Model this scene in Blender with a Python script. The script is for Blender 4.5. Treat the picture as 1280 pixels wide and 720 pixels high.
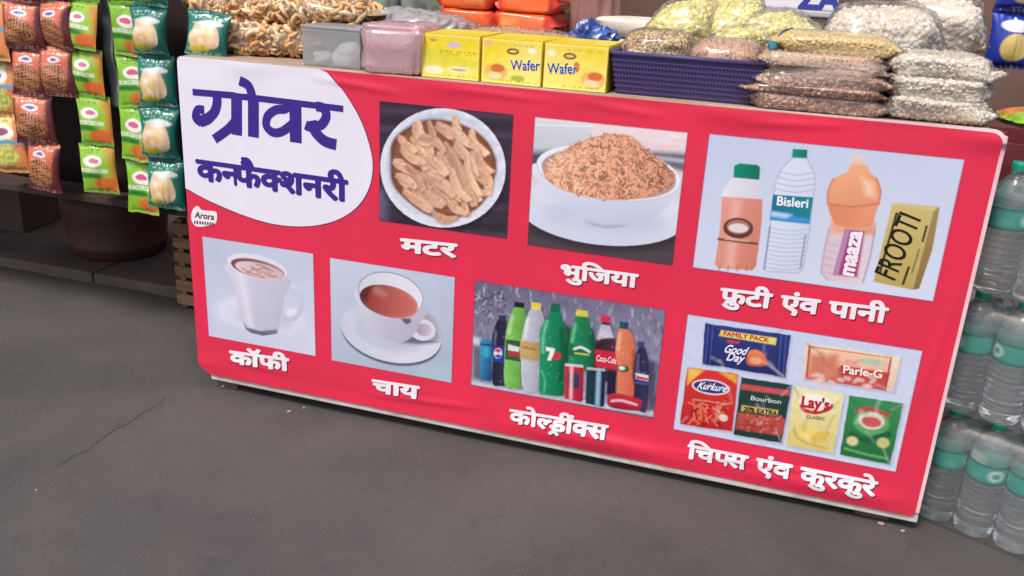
import bpy, bmesh, math, random
import numpy as np
from mathutils import Matrix, Vector, Euler

sc = bpy.context.scene
for o in list(bpy.data.objects):
    bpy.data.objects.remove(o)
C = sc.collection
rad = math.radians

# ------------------------------------------------------------------ camera
FPX = 1131.6                       # focal length in pixels of the 1280 px wide photograph
RW = np.array([[0.95147794, 0.14880231, -0.26934661],
               [0.30341618, -0.30784325, 0.90176003],
               [0.05126744, -0.9397289, -0.33805509]])   # camera (x right, y down, z forward) -> world
CAM = np.array([1.47752, -1.94294, 1.160125])
cam = bpy.data.objects.new('camera', bpy.data.cameras.new('camera'))
C.objects.link(cam)
cam.data.sensor_width = 36.0
cam.data.lens = 36.0 * FPX / 1280.0
cam.data.clip_start = 0.05
cam.data.clip_end = 500
M = np.eye(4)
M[:3, 0] = RW[:, 0]; M[:3, 1] = -RW[:, 1]; M[:3, 2] = -RW[:, 2]; M[:3, 3] = CAM
cam.matrix_world = Matrix(M.tolist())
sc.camera = cam

# ------------------------------------------------------------------ sky, sun, exposure
SUN_EL, SUN_AZ = 58.0, 200.0       # azimuth: direction towards the sun, clockwise from +y
world = bpy.data.worlds.new('World'); sc.world = world; world.use_nodes = True
wn = world.node_tree.nodes; wl = world.node_tree.links
sky = wn.new('ShaderNodeTexSky'); sky.sky_type = 'NISHITA'; sky.sun_disc = False
sky.sun_elevation = rad(SUN_EL); sky.sun_rotation = rad(SUN_AZ)
sky.air_density = 1.0; sky.dust_density = 4.0; sky.ozone_density = 1.0
bgn = wn['Background']; bgn.inputs['Strength'].default_value = 0.10
wl.new(sky.outputs['Color'], bgn.inputs['Color'])
sun = bpy.data.objects.new('sun', bpy.data.lights.new('sun', 'SUN')); C.objects.link(sun)
sun.data.energy = 1.5; sun.data.angle = rad(14); sun.data.color = (1.0, 0.96, 0.91)
sd = Vector((math.sin(rad(SUN_AZ)) * math.cos(rad(SUN_EL)), math.cos(rad(SUN_AZ)) * math.cos(rad(SUN_EL)), math.sin(rad(SUN_EL))))
sun.rotation_euler = sd.to_track_quat('Z', 'Y').to_euler()
vs = sc.view_settings
vs.view_transform = 'Standard'; vs.look = 'None'; vs.gamma = 1.0; vs.use_curve_mapping = False
vs.exposure = 0.67
sc.cycles.use_denoising = True
sc.cycles.max_bounces = 14; sc.cycles.transmission_bounces = 10; sc.cycles.transparent_max_bounces = 16
sc.cycles.caustics_refractive = True; sc.cycles.caustics_reflective = False
sc.cycles.sample_clamp_indirect = 6.0

# ------------------------------------------------------------------ helpers
W, H, Z0 = 1.865, 0.86, 0.04       # banner width, height, bottom edge above the ground
TOP = Z0 + H                       # table top

def bp(px, py, ax, val):
    """photo pixel -> point on the plane axis=val"""
    r = RW @ np.array([px - 640.0, py - 360.0, FPX]); t = (val - CAM[ax]) / r[ax]
    return CAM + r * t

def c(r, g, b):
    f = lambda v: v / 12.92 if v <= 0.04045 else ((v + 0.055) / 1.055) ** 2.4
    return np.array([f(r / 255.0), f(g / 255.0), f(b / 255.0)])

def sn(P, freq, seed, n=7):
    """smooth pseudo noise, about -1..1, from a sum of random sines; P is (...,k)"""
    rs = np.random.RandomState(seed); P = np.asarray(P, float); k = P.shape[-1]; s = np.zeros(P.shape[:-1])
    for i in range(n):
        d = rs.normal(size=k); d /= np.linalg.norm(d) + 1e-9
        s += np.sin(P @ (d * freq * rs.uniform(0.6, 1.7)) + rs.uniform(0, 6.28))
    return s / (n ** 0.5 * 1.1)

def mesh_data(name, V, F, mat=None, col=None, smooth=True):
    me = bpy.data.meshes.new(name)
    me.from_pydata(np.asarray(V, float).tolist(), [], [list(map(int, f)) for f in F])
    if col is not None:
        a = me.attributes.new('Col', 'FLOAT_COLOR', 'POINT')
        cc = np.ones((len(V), 4), np.float32); cc[:, :3] = col
        a.data.foreach_set('color', cc.ravel())
    if mat is not None:
        me.materials.append(mat)
    if smooth:
        me.polygons.foreach_set('use_smooth', [True] * len(me.polygons))
    me.update()
    return me

def obj(name, me, parent=None, loc=(0, 0, 0), rot=(0, 0, 0)):
    o = bpy.data.objects.new(name, me); C.objects.link(o)
    o.location = loc; o.rotation_euler = rot
    if parent is not None:
        o.parent = parent
    return o

def part(name, VF, mat, parent=None, col=None, smooth=True, loc=(0, 0, 0), rot=(0, 0, 0)):
    return obj(name, mesh_data(name, VF[0], VF[1], mat, col, smooth), parent, loc, rot)

def tag(o, label=None, cat=None, group=None, kind=None):
    if label: o['label'] = label
    if cat: o['category'] = cat
    if group: o['group'] = group
    if kind: o['kind'] = kind
    return o

def thing(name, label, cat, loc=(0, 0, 0), rz=0.0, group=None):
    o = obj(name, None, None, loc, (0, 0, rz))
    return tag(o, label, cat, group)

def merge(items):
    V = []; F = []; n = 0
    for v, f in items:
        V.append(np.asarray(v, float)); F.extend([[i + n for i in q] for q in f]); n += len(v)
    return (np.concatenate(V) if V else np.zeros((0, 3))), F

def box(x0, x1, y0, y1, z0, z1, bev=0.0):
    """a box, with chamfered vertical and top edges when bev > 0"""
    if bev <= 0:
        V = [(x0, y0, z0), (x1, y0, z0), (x1, y1, z0), (x0, y1, z0), (x0, y0, z1), (x1, y0, z1), (x1, y1, z1), (x0, y1, z1)]
        return np.array(V), [(0, 3, 2, 1), (4, 5, 6, 7), (0, 1, 5, 4), (1, 2, 6, 5), (2, 3, 7, 6), (3, 0, 4, 7)]
    bm = bmesh.new(); bmesh.ops.create_cube(bm, size=1.0)
    for v in bm.verts:
        v.co = Vector((x0 + (v.co.x + .5) * (x1 - x0), y0 + (v.co.y + .5) * (y1 - y0), z0 + (v.co.z + .5) * (z1 - z0)))
    bmesh.ops.bevel(bm, geom=list(bm.edges), offset=bev, segments=2, affect='EDGES', profile=0.6)
    bm.verts.index_update()
    V = np.array([v.co[:] for v in bm.verts]); F = [[v.index for v in f.verts] for f in bm.faces]; bm.free()
    return V, F

def grid(nx, ny):
    """faces of an (ny+1) x (nx+1) vertex grid, row major"""
    F = []
    for j in range(ny):
        for i in range(nx):
            a = j * (nx + 1) + i
            F.append((a, a + 1, a + nx + 2, a + nx + 1))
    return F

def lathe(prof, seg=24, cap=True):
    V = []; F = []
    for r, z in prof:
        for k in range(seg):
            a = 2 * math.pi * k / seg
            V.append((r * math.cos(a), r * math.sin(a), z))
    for i in range(len(prof) - 1):
        for k in range(seg):
            k2 = (k + 1) % seg
            F.append((i * seg + k, i * seg + k2, (i + 1) * seg + k2, (i + 1) * seg + k))
    if cap:
        F.append(list(range(seg))[::-1]); F.append([(len(prof) - 1) * seg + k for k in range(seg)])
    return np.array(V), F

def tube(pts, r, seg=8, caps=True):
    pts = [Vector(p) for p in pts]; V = []; F = []
    rr = r if hasattr(r, '__len__') else [r] * len(pts)
    for i, p in enumerate(pts):
        d = (pts[min(i + 1, len(pts) - 1)] - pts[max(i - 1, 0)]).normalized()
        u = d.cross(Vector((0, 0, 1)) if abs(d.z) < .9 else Vector((1, 0, 0))).normalized(); w = d.cross(u)
        for k in range(seg):
            a = 2 * math.pi * k / seg
            V.append((p + (u * math.cos(a) + w * math.sin(a)) * rr[i])[:])
    for i in range(len(pts) - 1):
        for k in range(seg):
            k2 = (k + 1) % seg
            F.append((i * seg + k, i * seg + k2, (i + 1) * seg + k2, (i + 1) * seg + k))
    if caps:
        F.append(list(range(seg))[::-1]); F.append([(len(pts) - 1) * seg + k for k in range(seg)])
    return np.array(V), F

# ------------------------------------------------------------------ materials
def nodes_of(name):
    m = bpy.data.materials.new(name); m.use_nodes = True
    return m, m.node_tree.nodes, m.node_tree.links, m.node_tree.nodes['Principled BSDF']

def pmat(name, col, rough=0.6, var=0.15, scale=12.0, bump=0.0, bscale=80.0, spec=0.4, coat=0.0, metal=0.0, dirt=None, dscale=3.0, damt=0.5, stretch=None):
    m, n, l, b = nodes_of(name)
    tc = n.new('ShaderNodeTexCoord'); mp = n.new('ShaderNodeMapping'); l.new(tc.outputs['Object'], mp.inputs['Vector'])
    if stretch: mp.inputs['Scale'].default_value = stretch
    ns = n.new('ShaderNodeTexNoise'); ns.inputs['Scale'].default_value = scale; ns.inputs['Detail'].default_value = 6
    l.new(mp.outputs['Vector'], ns.inputs['Vector'])
    rp = n.new('ShaderNodeValToRGB'); l.new(ns.outputs['Fac'], rp.inputs['Fac'])
    lo = np.clip(np.asarray(col) * (1 - var), 0, 1); hi = np.clip(np.asarray(col) * (1 + var), 0, 1)
    rp.color_ramp.elements[0].position = 0.3; rp.color_ramp.elements[1].position = 0.7
    rp.color_ramp.elements[0].color = (*lo, 1); rp.color_ramp.elements[1].color = (*hi, 1)
    out = rp.outputs['Color']
    if dirt is not None:
        n2 = n.new('ShaderNodeTexNoise'); n2.inputs['Scale'].default_value = dscale; n2.inputs['Detail'].default_value = 8; n2.inputs['Roughness'].default_value = .65
        l.new(mp.outputs['Vector'], n2.inputs['Vector'])
        r2 = n.new('ShaderNodeValToRGB'); r2.color_ramp.elements[0].position = .42; r2.color_ramp.elements[1].position = .68
        r2.color_ramp.elements[0].color = (0, 0, 0, 1); r2.color_ramp.elements[1].color = (damt, damt, damt, 1)
        l.new(n2.outputs['Fac'], r2.inputs['Fac'])
        mx = n.new('ShaderNodeMix'); mx.data_type = 'RGBA'
        l.new(r2.outputs['Color'], mx.inputs['Factor']); l.new(out, mx.inputs['A']); mx.inputs['B'].default_value = (*dirt, 1)
        out = mx.outputs['Result']
    l.new(out, b.inputs['Base Color'])
    b.inputs['Roughness'].default_value = rough; b.inputs['Specular IOR Level'].default_value = spec
    b.inputs['Coat Weight'].default_value = coat; b.inputs['Metallic'].default_value = metal
    if bump > 0:
        nb = n.new('ShaderNodeTexNoise'); nb.inputs['Scale'].default_value = bscale; nb.inputs['Detail'].default_value = 5
        l.new(mp.outputs['Vector'], nb.inputs['Vector'])
        bu = n.new('ShaderNodeBump'); bu.inputs['Strength'].default_value = bump; bu.inputs['Distance'].default_value = 0.004
        l.new(nb.outputs['Fac'], bu.inputs['Height']); l.new(bu.outputs['Normal'], b.inputs['Normal'])
    return m

def cmat(name, rough=0.5, spec=0.4, coat=0.0, var=0.0, scale=60.0, bump=0.0, bscale=60.0, sub=0.0):
    """material coloured by the mesh's own Col attribute (print, packaging, snack pieces)"""
    m, n, l, b = nodes_of(name)
    at = n.new('ShaderNodeAttribute'); at.attribute_name = 'Col'
    out = at.outputs['Color']
    tc = n.new('ShaderNodeTexCoord')
    if var > 0:
        ns = n.new('ShaderNodeTexNoise'); ns.inputs['Scale'].default_value = scale; ns.inputs['Detail'].default_value = 5
        l.new(tc.outputs['Object'], ns.inputs['Vector'])
        mr = n.new('ShaderNodeMapRange'); mr.inputs['From Min'].default_value = .3; mr.inputs['From Max'].default_value = .7
        mr.inputs['To Min'].default_value = 1 - var; mr.inputs['To Max'].default_value = 1 + var * .5
        l.new(ns.outputs['Fac'], mr.inputs['Value'])
        mx = n.new('ShaderNodeMix'); mx.data_type = 'RGBA'; mx.blend_type = 'MULTIPLY'; mx.inputs['Factor'].default_value = 1
        l.new(out, mx.inputs['A']); l.new(mr.outputs['Result'], mx.inputs['B']); out = mx.outputs['Result']
    l.new(out, b.inputs['Base Color'])
    b.inputs['Roughness'].default_value = rough; b.inputs['Specular IOR Level'].default_value = spec; b.inputs['Coat Weight'].default_value = coat
    if sub > 0:
        b.inputs['Subsurface Weight'].default_value = sub; b.inputs['Subsurface Radius'].default_value = (.01, .008, .005); b.inputs['Subsurface Scale'].default_value = .5
    if bump > 0:
        nb = n.new('ShaderNodeTexNoise'); nb.inputs['Scale'].default_value = bscale; nb.inputs['Detail'].default_value = 4
        l.new(tc.outputs['Object'], nb.inputs['Vector'])
        bu = n.new('ShaderNodeBump'); bu.inputs['Strength'].default_value = bump; bu.inputs['Distance'].default_value = 0.003
        l.new(nb.outputs['Fac'], bu.inputs['Height']); l.new(bu.outputs['Normal'], b.inputs['Normal'])
    return m

def film_mat(name, tint=(.985, .985, .985), gloss=0.045, milk=0.09, rough=0.12, milkcol=(.8, .8, .82)):
    """thin clear polythene: lets light through, catches glints, a little milky"""
    m, n, l, b = nodes_of(name)
    n.remove(b); out = n['Material Output']
    tr = n.new('ShaderNodeBsdfTransparent'); tr.inputs['Color'].default_value = (*tint, 1)
    gl = n.new('ShaderNodeBsdfGlossy'); gl.inputs['Roughness'].default_value = rough
    df = n.new('ShaderNodeBsdfDiffuse'); df.inputs['Color'].default_value = (*milkcol, 1)
    tc = n.new('ShaderNodeTexCoord'); ns = n.new('ShaderNodeTexNoise'); ns.inputs['Scale'].default_value = 30; ns.inputs['Detail'].default_value = 3
    l.new(tc.outputs['Object'], ns.inputs['Vector'])
    bu = n.new('ShaderNodeBump'); bu.inputs['Strength'].default_value = .25; bu.inputs['Distance'].default_value = .004
    l.new(ns.outputs['Fac'], bu.inputs['Height']); l.new(bu.outputs['Normal'], gl.inputs['Normal'])
    lw = n.new('ShaderNodeFresnel'); lw.inputs['IOR'].default_value = 1.22; l.new(bu.outputs['Normal'], lw.inputs['Normal'])
    ad = n.new('ShaderNodeMath'); ad.operation = 'MULTIPLY_ADD'; ad.use_clamp = True; ad.inputs[1].default_value = .6; ad.inputs[2].default_value = gloss
    l.new(lw.outputs['Fac'], ad.inputs[0])
    m1 = n.new('ShaderNodeMixShader'); m1.inputs[0].default_value = milk; l.new(tr.outputs[0], m1.inputs[1]); l.new(df.outputs[0], m1.inputs[2])
    m2 = n.new('ShaderNodeMixShader'); l.new(ad.outputs[0], m2.inputs[0]); l.new(m1.outputs[0], m2.inputs[1]); l.new(gl.outputs[0], m2.inputs[2])
    l.new(m2.outputs[0], out.inputs['Surface'])
    return m

PRINT = cmat('vinyl_print', rough=0.42, spec=0.35, var=0.03, scale=9)
PACK = cmat('packet_film_print', rough=0.27, spec=0.5, coat=0.35, bump=0.35, bscale=38)
CARTON_PRINT = cmat('carton_print', rough=0.4, spec=0.4, coat=.15)
SNACK = cmat('snack', rough=0.6, spec=0.3, var=0.25, scale=160)
FILM = film_mat('clear_polythene')
FILM_MILKY = film_mat('milky_polythene', milk=.3, gloss=.12)

# ------------------------------------------------------------------ the setting
def ground_mat():
    m, n, l, b = nodes_of('worn_asphalt')
    tc = n.new('ShaderNodeTexCoord')
    def noise(s, d=8, r=.6):
        x = n.new('ShaderNodeTexNoise'); x.inputs['Scale'].default_value = s; x.inputs['Detail'].default_value = d; x.inputs['Roughness'].default_value = r
        l.new(tc.outputs['Object'], x.inputs['Vector']); return x
    def ramp(src, p0, p1, c0, c1):
        r = n.new('ShaderNodeValToRGB'); e = r.color_ramp.elements; e[0].position = p0; e[1].position = p1; e[0].color = (*c0, 1); e[1].color = (*c1, 1)
        l.new(src, r.inputs['Fac']); return r
    def mix(a, bb, f=None, mode='MIX', fv=1.0):
        x = n.new('ShaderNodeMix'); x.data_type = 'RGBA'; x.blend_type = mode; x.inputs['Factor'].default_value = fv
        if f is not None: l.new(f, x.inputs['Factor'])
        l.new(a, x.inputs['A']); l.new(bb, x.inputs['B']); return x.outputs['Result']
    big = ramp(noise(1.4).outputs['Fac'], .35, .68, c(74, 71, 70), c(90, 86, 84))
    dust = ramp(noise(3.1, 9, .7).outputs['Fac'], .48, .72, (0, 0, 0), (.6, .6, .6))
    dcol = n.new('ShaderNodeRGB'); dcol.outputs[0].default_value = (*c(95, 88, 84), 1)
    col = mix(big.outputs['Color'], dcol.outputs[0], dust.outputs['Color'])
    fine = ramp(noise(140, 3, .8).outputs['Fac'], .3, .7, (.82, .82, .82), (1.12, 1.12, 1.12))
    col = mix(col, fine.outputs['Color'], None, 'MULTIPLY', 1.0)
    spots = ramp(noise(9, 4, .5).outputs['Fac'], .30, .40, (.86, .85, .86), (1, 1, 1))
    col = mix(col, spots.outputs['Color'], None, 'MULTIPLY', .8)
    l.new(col, b.inputs['Base Color'])
    rr = n.new('ShaderNodeMapRange'); rr.inputs['To Min'].default_value = .62; rr.inputs['To Max'].default_value = .9
    l.new(noise(5).outputs['Fac'], rr.inputs['Value']); l.new(rr.outputs['Result'], b.inputs['Roughness'])
    b.inputs['Specular IOR Level'].default_value = .3
    bu = n.new('ShaderNodeBump'); bu.inputs['Strength'].default_value = .5; bu.inputs['Distance'].default_value = .004
    l.new(noise(90, 6, .7).outputs['Fac'], bu.inputs['Height'])
    l.new(bu.outputs['Normal'], b.inputs['Normal'])
    return m
GROUND = ground_mat()

# ground: fine uneven sheet near the stall inside one large sheet
xs = np.concatenate([[-60, -20, -8, -4], np.linspace(-2.2, 3.4, 130), [5, 9, 20, 60]])
ys = np.concatenate([[-60, -20, -8, -4], np.linspace(-2.2, 1.6, 90), [3, 8, 20, 60]])
GX, GY = np.meshgrid(xs, ys)
P2 = np.stack([GX, GY], -1)
GZ = 0.004 * sn(P2, 2.2, 3) + 0.0016 * sn(P2, 9, 4)
near = np.clip((2.2 - np.abs(GX - .6) / 1.4) * 2, 0, 1) * np.clip((2.0 - np.abs(GY + .3)) * 2, 0, 1)
GZ = GZ * near - 0.0035
gr = part('ground', (np.stack([GX, GY, GZ], -1).reshape(-1, 3), grid(len(xs) - 1, len(ys) - 1)), GROUND)
tag(gr, 'worn dusty grey asphalt in front of the stall', kind='structure')

# crack in the asphalt, a shallow dark sunken seam
def ribbon(pts, w):
    pts = np.array(pts, float); V = []; F = []
    for i, p in enumerate(pts):
        d = pts[min(i + 1, len(pts) - 1)] - pts[max(i - 1, 0)]; d /= np.linalg.norm(d); q = np.array([-d[1], d[0]])
        ww = w * (.45 + .8 * random.random()) * (.4 if i in (0, len(pts) - 1) else 1)
        V += [p + q * ww / 2, p - q * ww / 2]
    for i in range(len(pts) - 1):
        F.append((2 * i, 2 * i + 1, 2 * i + 3, 2 * i + 2))
    return np.array(V), F
random.seed(4)
CRACK = pmat('tar_seam', c(72, 68, 66), .85, .2, 40)
def ground_z(x, y):
    p = np.array([[x, y]]); return float(0.004 * sn(p, 2.2, 3)[0] + .0016 * sn(p, 9, 4)[0] - .0035)
cr = []
for a, b in [((72, 582), (168, 520)), ((168, 520), (215, 492))]:
    for t in np.linspace(0, 1, 9)[:-1]:
        p = bp(a[0] + (b[0] - a[0]) * t + random.uniform(-2, 2), a[1] + (b[1] - a[1]) * t + random.uniform(-2, 2), 2, 0)
        cr.append(p[:2])
V, F = ribbon(cr, .0018)
part('asphalt_crack', (np.array([(x, y, ground_z(x, y) + .0012) for x, y in V]), F), CRACK, gr)

# pavement step beside the stall
CONC = pmat('dirty_concrete', c(100, 88, 81), .85, .18, 7, bump=.5, bscale=50, dirt=c(76, 66, 61), dscale=2.2, damt=.8)
pv = obj('pavement', None); tag(pv, 'low dirty concrete step running behind the packet rack', kind='structure')
xx = -4.0
rs = np.random.RandomState(8)
while xx < 3.6:
    wdt = .62 + rs.uniform(-.05, .05)
    dz = rs.uniform(-.002, .002)
    part('slab', box(xx + .0015, xx + wdt - .0015, .545 + rs.uniform(-.006, .006), .80, -.02, .034 + dz, .008), CONC, pv, smooth=False)
    part('slab', box(xx + .0015, xx + wdt - .0015, .806, 1.55, -.02, .034 + dz, .008), CONC, pv, smooth=False)
    xx += wdt

# back wall of the shop
wall = thing('shop_wall', 'dark taupe plastered shop wall behind all the goods', 'wall', (0, 1.55, 0))
PLAST = pmat('taupe_plaster', c(120, 92, 82), .9, .12, 3, bump=.3, bscale=30, dirt=c(70, 52, 46), dscale=1.3, damt=.7)
part('plaster', box(-5, 5, 0, .2, 0, 2.7), PLAST, wall, smooth=False)
part('coping', box(-5.05, 5.05, -.04, .24, 2.701, 2.79, .01), CONC, wall, smooth=False)

# ------------------------------------------------------------------ lettering from the built-in font
_gc = {}
def glyph(ch):
    """(V 2d, F) of one character of the built-in font at size 1"""
    if ch not in _gc:
        cu = bpy.data.curves.new('glyph', 'FONT'); cu.body = ch; cu.resolution_u = 4
        o = bpy.data.objects.new('glyph', cu); C.objects.link(o)
        dg = bpy.context.evaluated_depsgraph_get(); me = o.evaluated_get(dg).to_mesh()
        V = np.array([v.co[:2] for v in me.vertices]).reshape(-1, 2); F = [list(p.vertices) for p in me.polygons]
        o.evaluated_get(dg).to_mesh_clear(); bpy.data.objects.remove(o); bpy.data.curves.remove(cu)
        _gc[ch] = (V, F)
    return _gc[ch]

def clip_x(V, F, xmax):
    bm = bmesh.new(); vs_ = [bm.verts.new((p[0], p[1], 0)) for p in V]
    for f in F:
        try: bm.faces.new([vs_[i] for i in f])
        except ValueError: pass
    g = list(bm.verts) + list(bm.edges) + list(bm.faces)
    bmesh.ops.bisect_plane(bm, geom=g, plane_co=(xmax, 0, 0), plane_no=(1, 0, 0), clear_outer=True)
    bm.verts.index_update()
    V2 = np.array([v.co[:2] for v in bm.verts]).reshape(-1, 2); F2 = [[v.index for v in f.verts] for f in bm.faces]; bm.free()
    return V2, F2

ADV = {'ग': .563, 'र': .409, 'ो': .259, 'व': .556, 'क': .762, 'न': .555, 'फ': .771, 'ै': 0, 'श': .68, 'ी': .259, 'म': .598, 'ट': .504, 'भ': .703,
       'ु': 0, 'ि': .259, 'ज': .742, 'य': .58, 'ा': .259, 'ए': .553, 'ं': 0, 'प': .568, 'ॉ': .259, 'च': .634, 'ल': .678, 'ड': .577, 'स': .676, 'े': 0}

def seg2(p, q, w):
    p = np.array(p, float); q = np.array(q, float); d = (q - p) / np.linalg.norm(q - p); n_ = np.array([-d[1], d[0]]) * w / 2
    return np.array([p + n_, p - n_, q - n_, q + n_]), [(0, 1, 2, 3)]

def compose(tokens):
    """tokens in visual order: 'X' glyph, ('h', X, cut) half form, ('r',) slanting rakar stroke, ('^',) rakar below, ('sp', w), ('g', X, dx) glyph shifted without advance"""
    out = []; x = 0.0
    for t in tokens:
        if isinstance(t, str):
            V, F = glyph(t); out.append((V + [x, 0], F)); x += ADV[t]
        elif t[0] == 'h':
            V, F = clip_x(*glyph(t[1]), t[2]); out.append((V + [x, 0], F)); x += t[2] - .015
        elif t[0] == 'r':
            out.append(((lambda s: (s[0] + [x + t[1], 0], s[1]))(seg2((.0, .22), (-.27, .0), .062))))
        elif t[0] == '^':
            for a, b in (((-.12, -.02), (-.27, -.2)), ((-.12, -.02), (.02, -.2))):
                s = seg2(a, b, .06); out.append((s[0] + [x + t[1], 0], s[1]))
        elif t[0] == 'sp':
            x += t[1]
        elif t[0] == 'g':
            V, F = glyph(t[1]); out.append((V + [x + t[2], 0], F))
    return out, x

def bold(pieces, r, n=8, depth=1e-5):
    """embolden by stacking shifted copies a few microns apart; returns V (x, y, layer) and F"""
    V = []; F = []; k = 0; lay = 0
    offs = [(0, 0)] + [(r * math.cos(2 * math.pi * i / n), r * math.sin(2 * math.pi * i / n)) for i in range(n)] if r > 0 else [(0, 0)]
    for dx, dy in offs:
        for pv_, pf in pieces:
            V.append(np.column_stack([pv_[:, 0] + dx, pv_[:, 1] + dy, np.full(len(pv_), lay * depth)]))
            F.extend([[i + k for i in f] for f in pf]); k += len(pv_); lay += 1
    return np.concatenate(V), F

# ------------------------------------------------------------------ the banner
CREASES = [(.36, .882, .62, .862, .003), (.70, .886, .98, .878, .0025), (1.02, .884, 1.22, .868, .002), (1.35, .872, 1.6, .886, .0025), (.05, .10, .30, .085, .002), (.5, .075, .85, .10, .003), (.95, .09, 1.28, .078, .003), (1.3, .085, 1.75, .105, .0025), (1.81, .25, 1.855, .62, .002), (.012, .3, .03, .55, .002)]
def bw(x, z):
    """gentle waves of the stretched vinyl, negative = towards the street"""
    x = np.asarray(x, float); z = np.asarray(z, float)
    P = np.stack([x, z], -1)
    y = .0012 * sn(P * [1, .7], 5.0, 21)
    y = y - .004 * np.exp(-((TOP - .012 - z) / .022) ** 2) * np.clip(sn(P * [1, .5], 15, 22) + .25, -.2, 2)
    y = y - .005 * np.exp(-((z - Z0 - .03) / .022) ** 2) * np.clip(sn(P * [1, .3], 8, 23) + .3, -.2, 2)
    for x0, z0, x1, z1, a_ in CREASES:
        ex, ez = x1 - x0, z1 - z0; t = np.clip(((x - x0) * ex + (z - z0) * ez) / (ex * ex + ez * ez), 0, 1); d = np.sqrt((x - x0 - t * ex) ** 2 + (z - z0 - t * ez) ** 2)
        y = y - a_ * np.exp(-(d / .007) ** 2) * np.sin(math.pi * np.clip(t, .02, .98))
    return y

def on_banner(V2, off):
    """2d banner coordinates (x, z) -> 3d points, off in front of the vinyl"""
    V2 = np.asarray(V2, float)
    return np.column_stack([V2[:, 0], bw(V2[:, 0], V2[:, 1]) - off, V2[:, 1]])

banner = thing('shop_banner', 'red vinyl shop banner with seven food pictures and Hindi lettering', 'banner')
VINYL = pmat('red_vinyl', c(231, 48, 80), .36, .06, 2.2, bump=.10, bscale=9, spec=.5, dirt=c(200, 56, 78), dscale=5, damt=.4)
BOARDW = pmat('white_board_edge', c(214, 206, 200), .6, .1, 20, dirt=c(150, 138, 128), dscale=14, damt=.6)
# backing board, shows as a pale edge below and to the right
part('backing_board', box(.035, W + .009, .004, .020, Z0 - .017, TOP - .006, .003), BOARDW, banner, smooth=False)
nx, nz = 300, 140
U, Vv = np.meshgrid(np.linspace(0, W, nx + 1), np.linspace(Z0, TOP, nz + 1))
def round_corner(x, z, cx, cz, sx, sz, r):
    """pull a rectangular corner region in to an arc of radius r"""
    dx = (x - cx) * sx; dz = (z - cz) * sz                 # 0..r outwards inside the corner square
    inside = (dx > 0) & (dz > 0)
    m_ = np.maximum(dx, dz); ln = np.sqrt(dx ** 2 + dz ** 2) + 1e-9
    k = np.where(inside, m_ / ln, 1.0)
    return np.where(inside, cx + (x - cx) * k, x), np.where(inside, cz + (z - cz) * k, z)
for cx, cz, sx, sz, r in [(W - .022, TOP - .022, 1, 1, .022), (.05, Z0 + .05, -1, -1, .05), (W - .012, Z0 + .012, 1, -1, .012), (.012, TOP - .012, -1, 1, .012)]:
    U, Vv = round_corner(U, Vv, cx, cz, sx, sz, r)
part('vinyl_sheet', (on_banner(np.column_stack([U.ravel(), Vv.ravel()]), 0.0), grid(nx, nz)), VINYL, banner)
# pale hem along the right edge and the top corner
hz = np.linspace(Z0 + .012, TOP - .022, 60)
hem = [(W + .0035, z) for z in hz] + [(W - .022 + (.0255) * math.cos(a), TOP - .022 + .0255 * math.sin(a)) for a in np.linspace(0, math.pi / 2, 8)]
hem += [(W - .022 - t, TOP + .0035) for t in np.linspace(.01, .55, 30)]
HEM = pmat('pale_hem', c(240, 200, 205), .5, .08, 20)
def ribbon2(pts, w, off, taper=0):
    pts = np.array(pts); V2 = []; F = []
    for i, p in enumerate(pts):
        d = pts[min(i + 1, len(pts) - 1)] - pts[max(i - 1, 0)]; d = d / np.linalg.norm(d); q = np.array([-d[1], d[0]]) * w / 2 * (min(1.0, (len(pts) - 1 - i) / taper + .05) if taper else 1)
        V2 += [p + q, p - q]
    for i in range(len(pts) - 1): F.append((2 * i, 2 * i + 1, 2 * i + 3, 2 * i + 2))
    return on_banner(V2, off), F
part('hem', ribbon2(hem, .0075, .0006, 34), HEM, banner)

class Crop:
    """coordinates read off an enlarged crop of the photograph -> banner plane"""
    def __init__(s, x0, y0, k): s.x0, s.y0, s.k = x0, y0, k
    def p(s, zx, zy):
        q = bp(s.x0 + zx / s.k, s.y0 + zy / s.k, 1, 0.0); return np.array([q[0], q[2]])
    def pts(s, L): return np.array([s.p(*q) for q in L])

def spline(P, closed=True, n=6):
    P = np.asarray(P, float); N = len(P); out = []
    for i in range(N if closed else N - 1):
        p0, p1, p2, p3 = (P[(i - 1) % N], P[i], P[(i + 1) % N], P[(i + 2) % N]) if closed else (P[max(i - 1, 0)], P[i], P[i + 1], P[min(i + 2, N - 1)])
        for t in np.arange(n) / n:
            out.append(.5 * (2 * p1 + (p2 - p0) * t + (2 * p0 - 5 * p1 + 4 * p2 - p3) * t ** 2 + (3 * p1 - p0 - 3 * p2 + p3) * t ** 3))
    if not closed: out.append(P[-1])
    return np.array(out)

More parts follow.
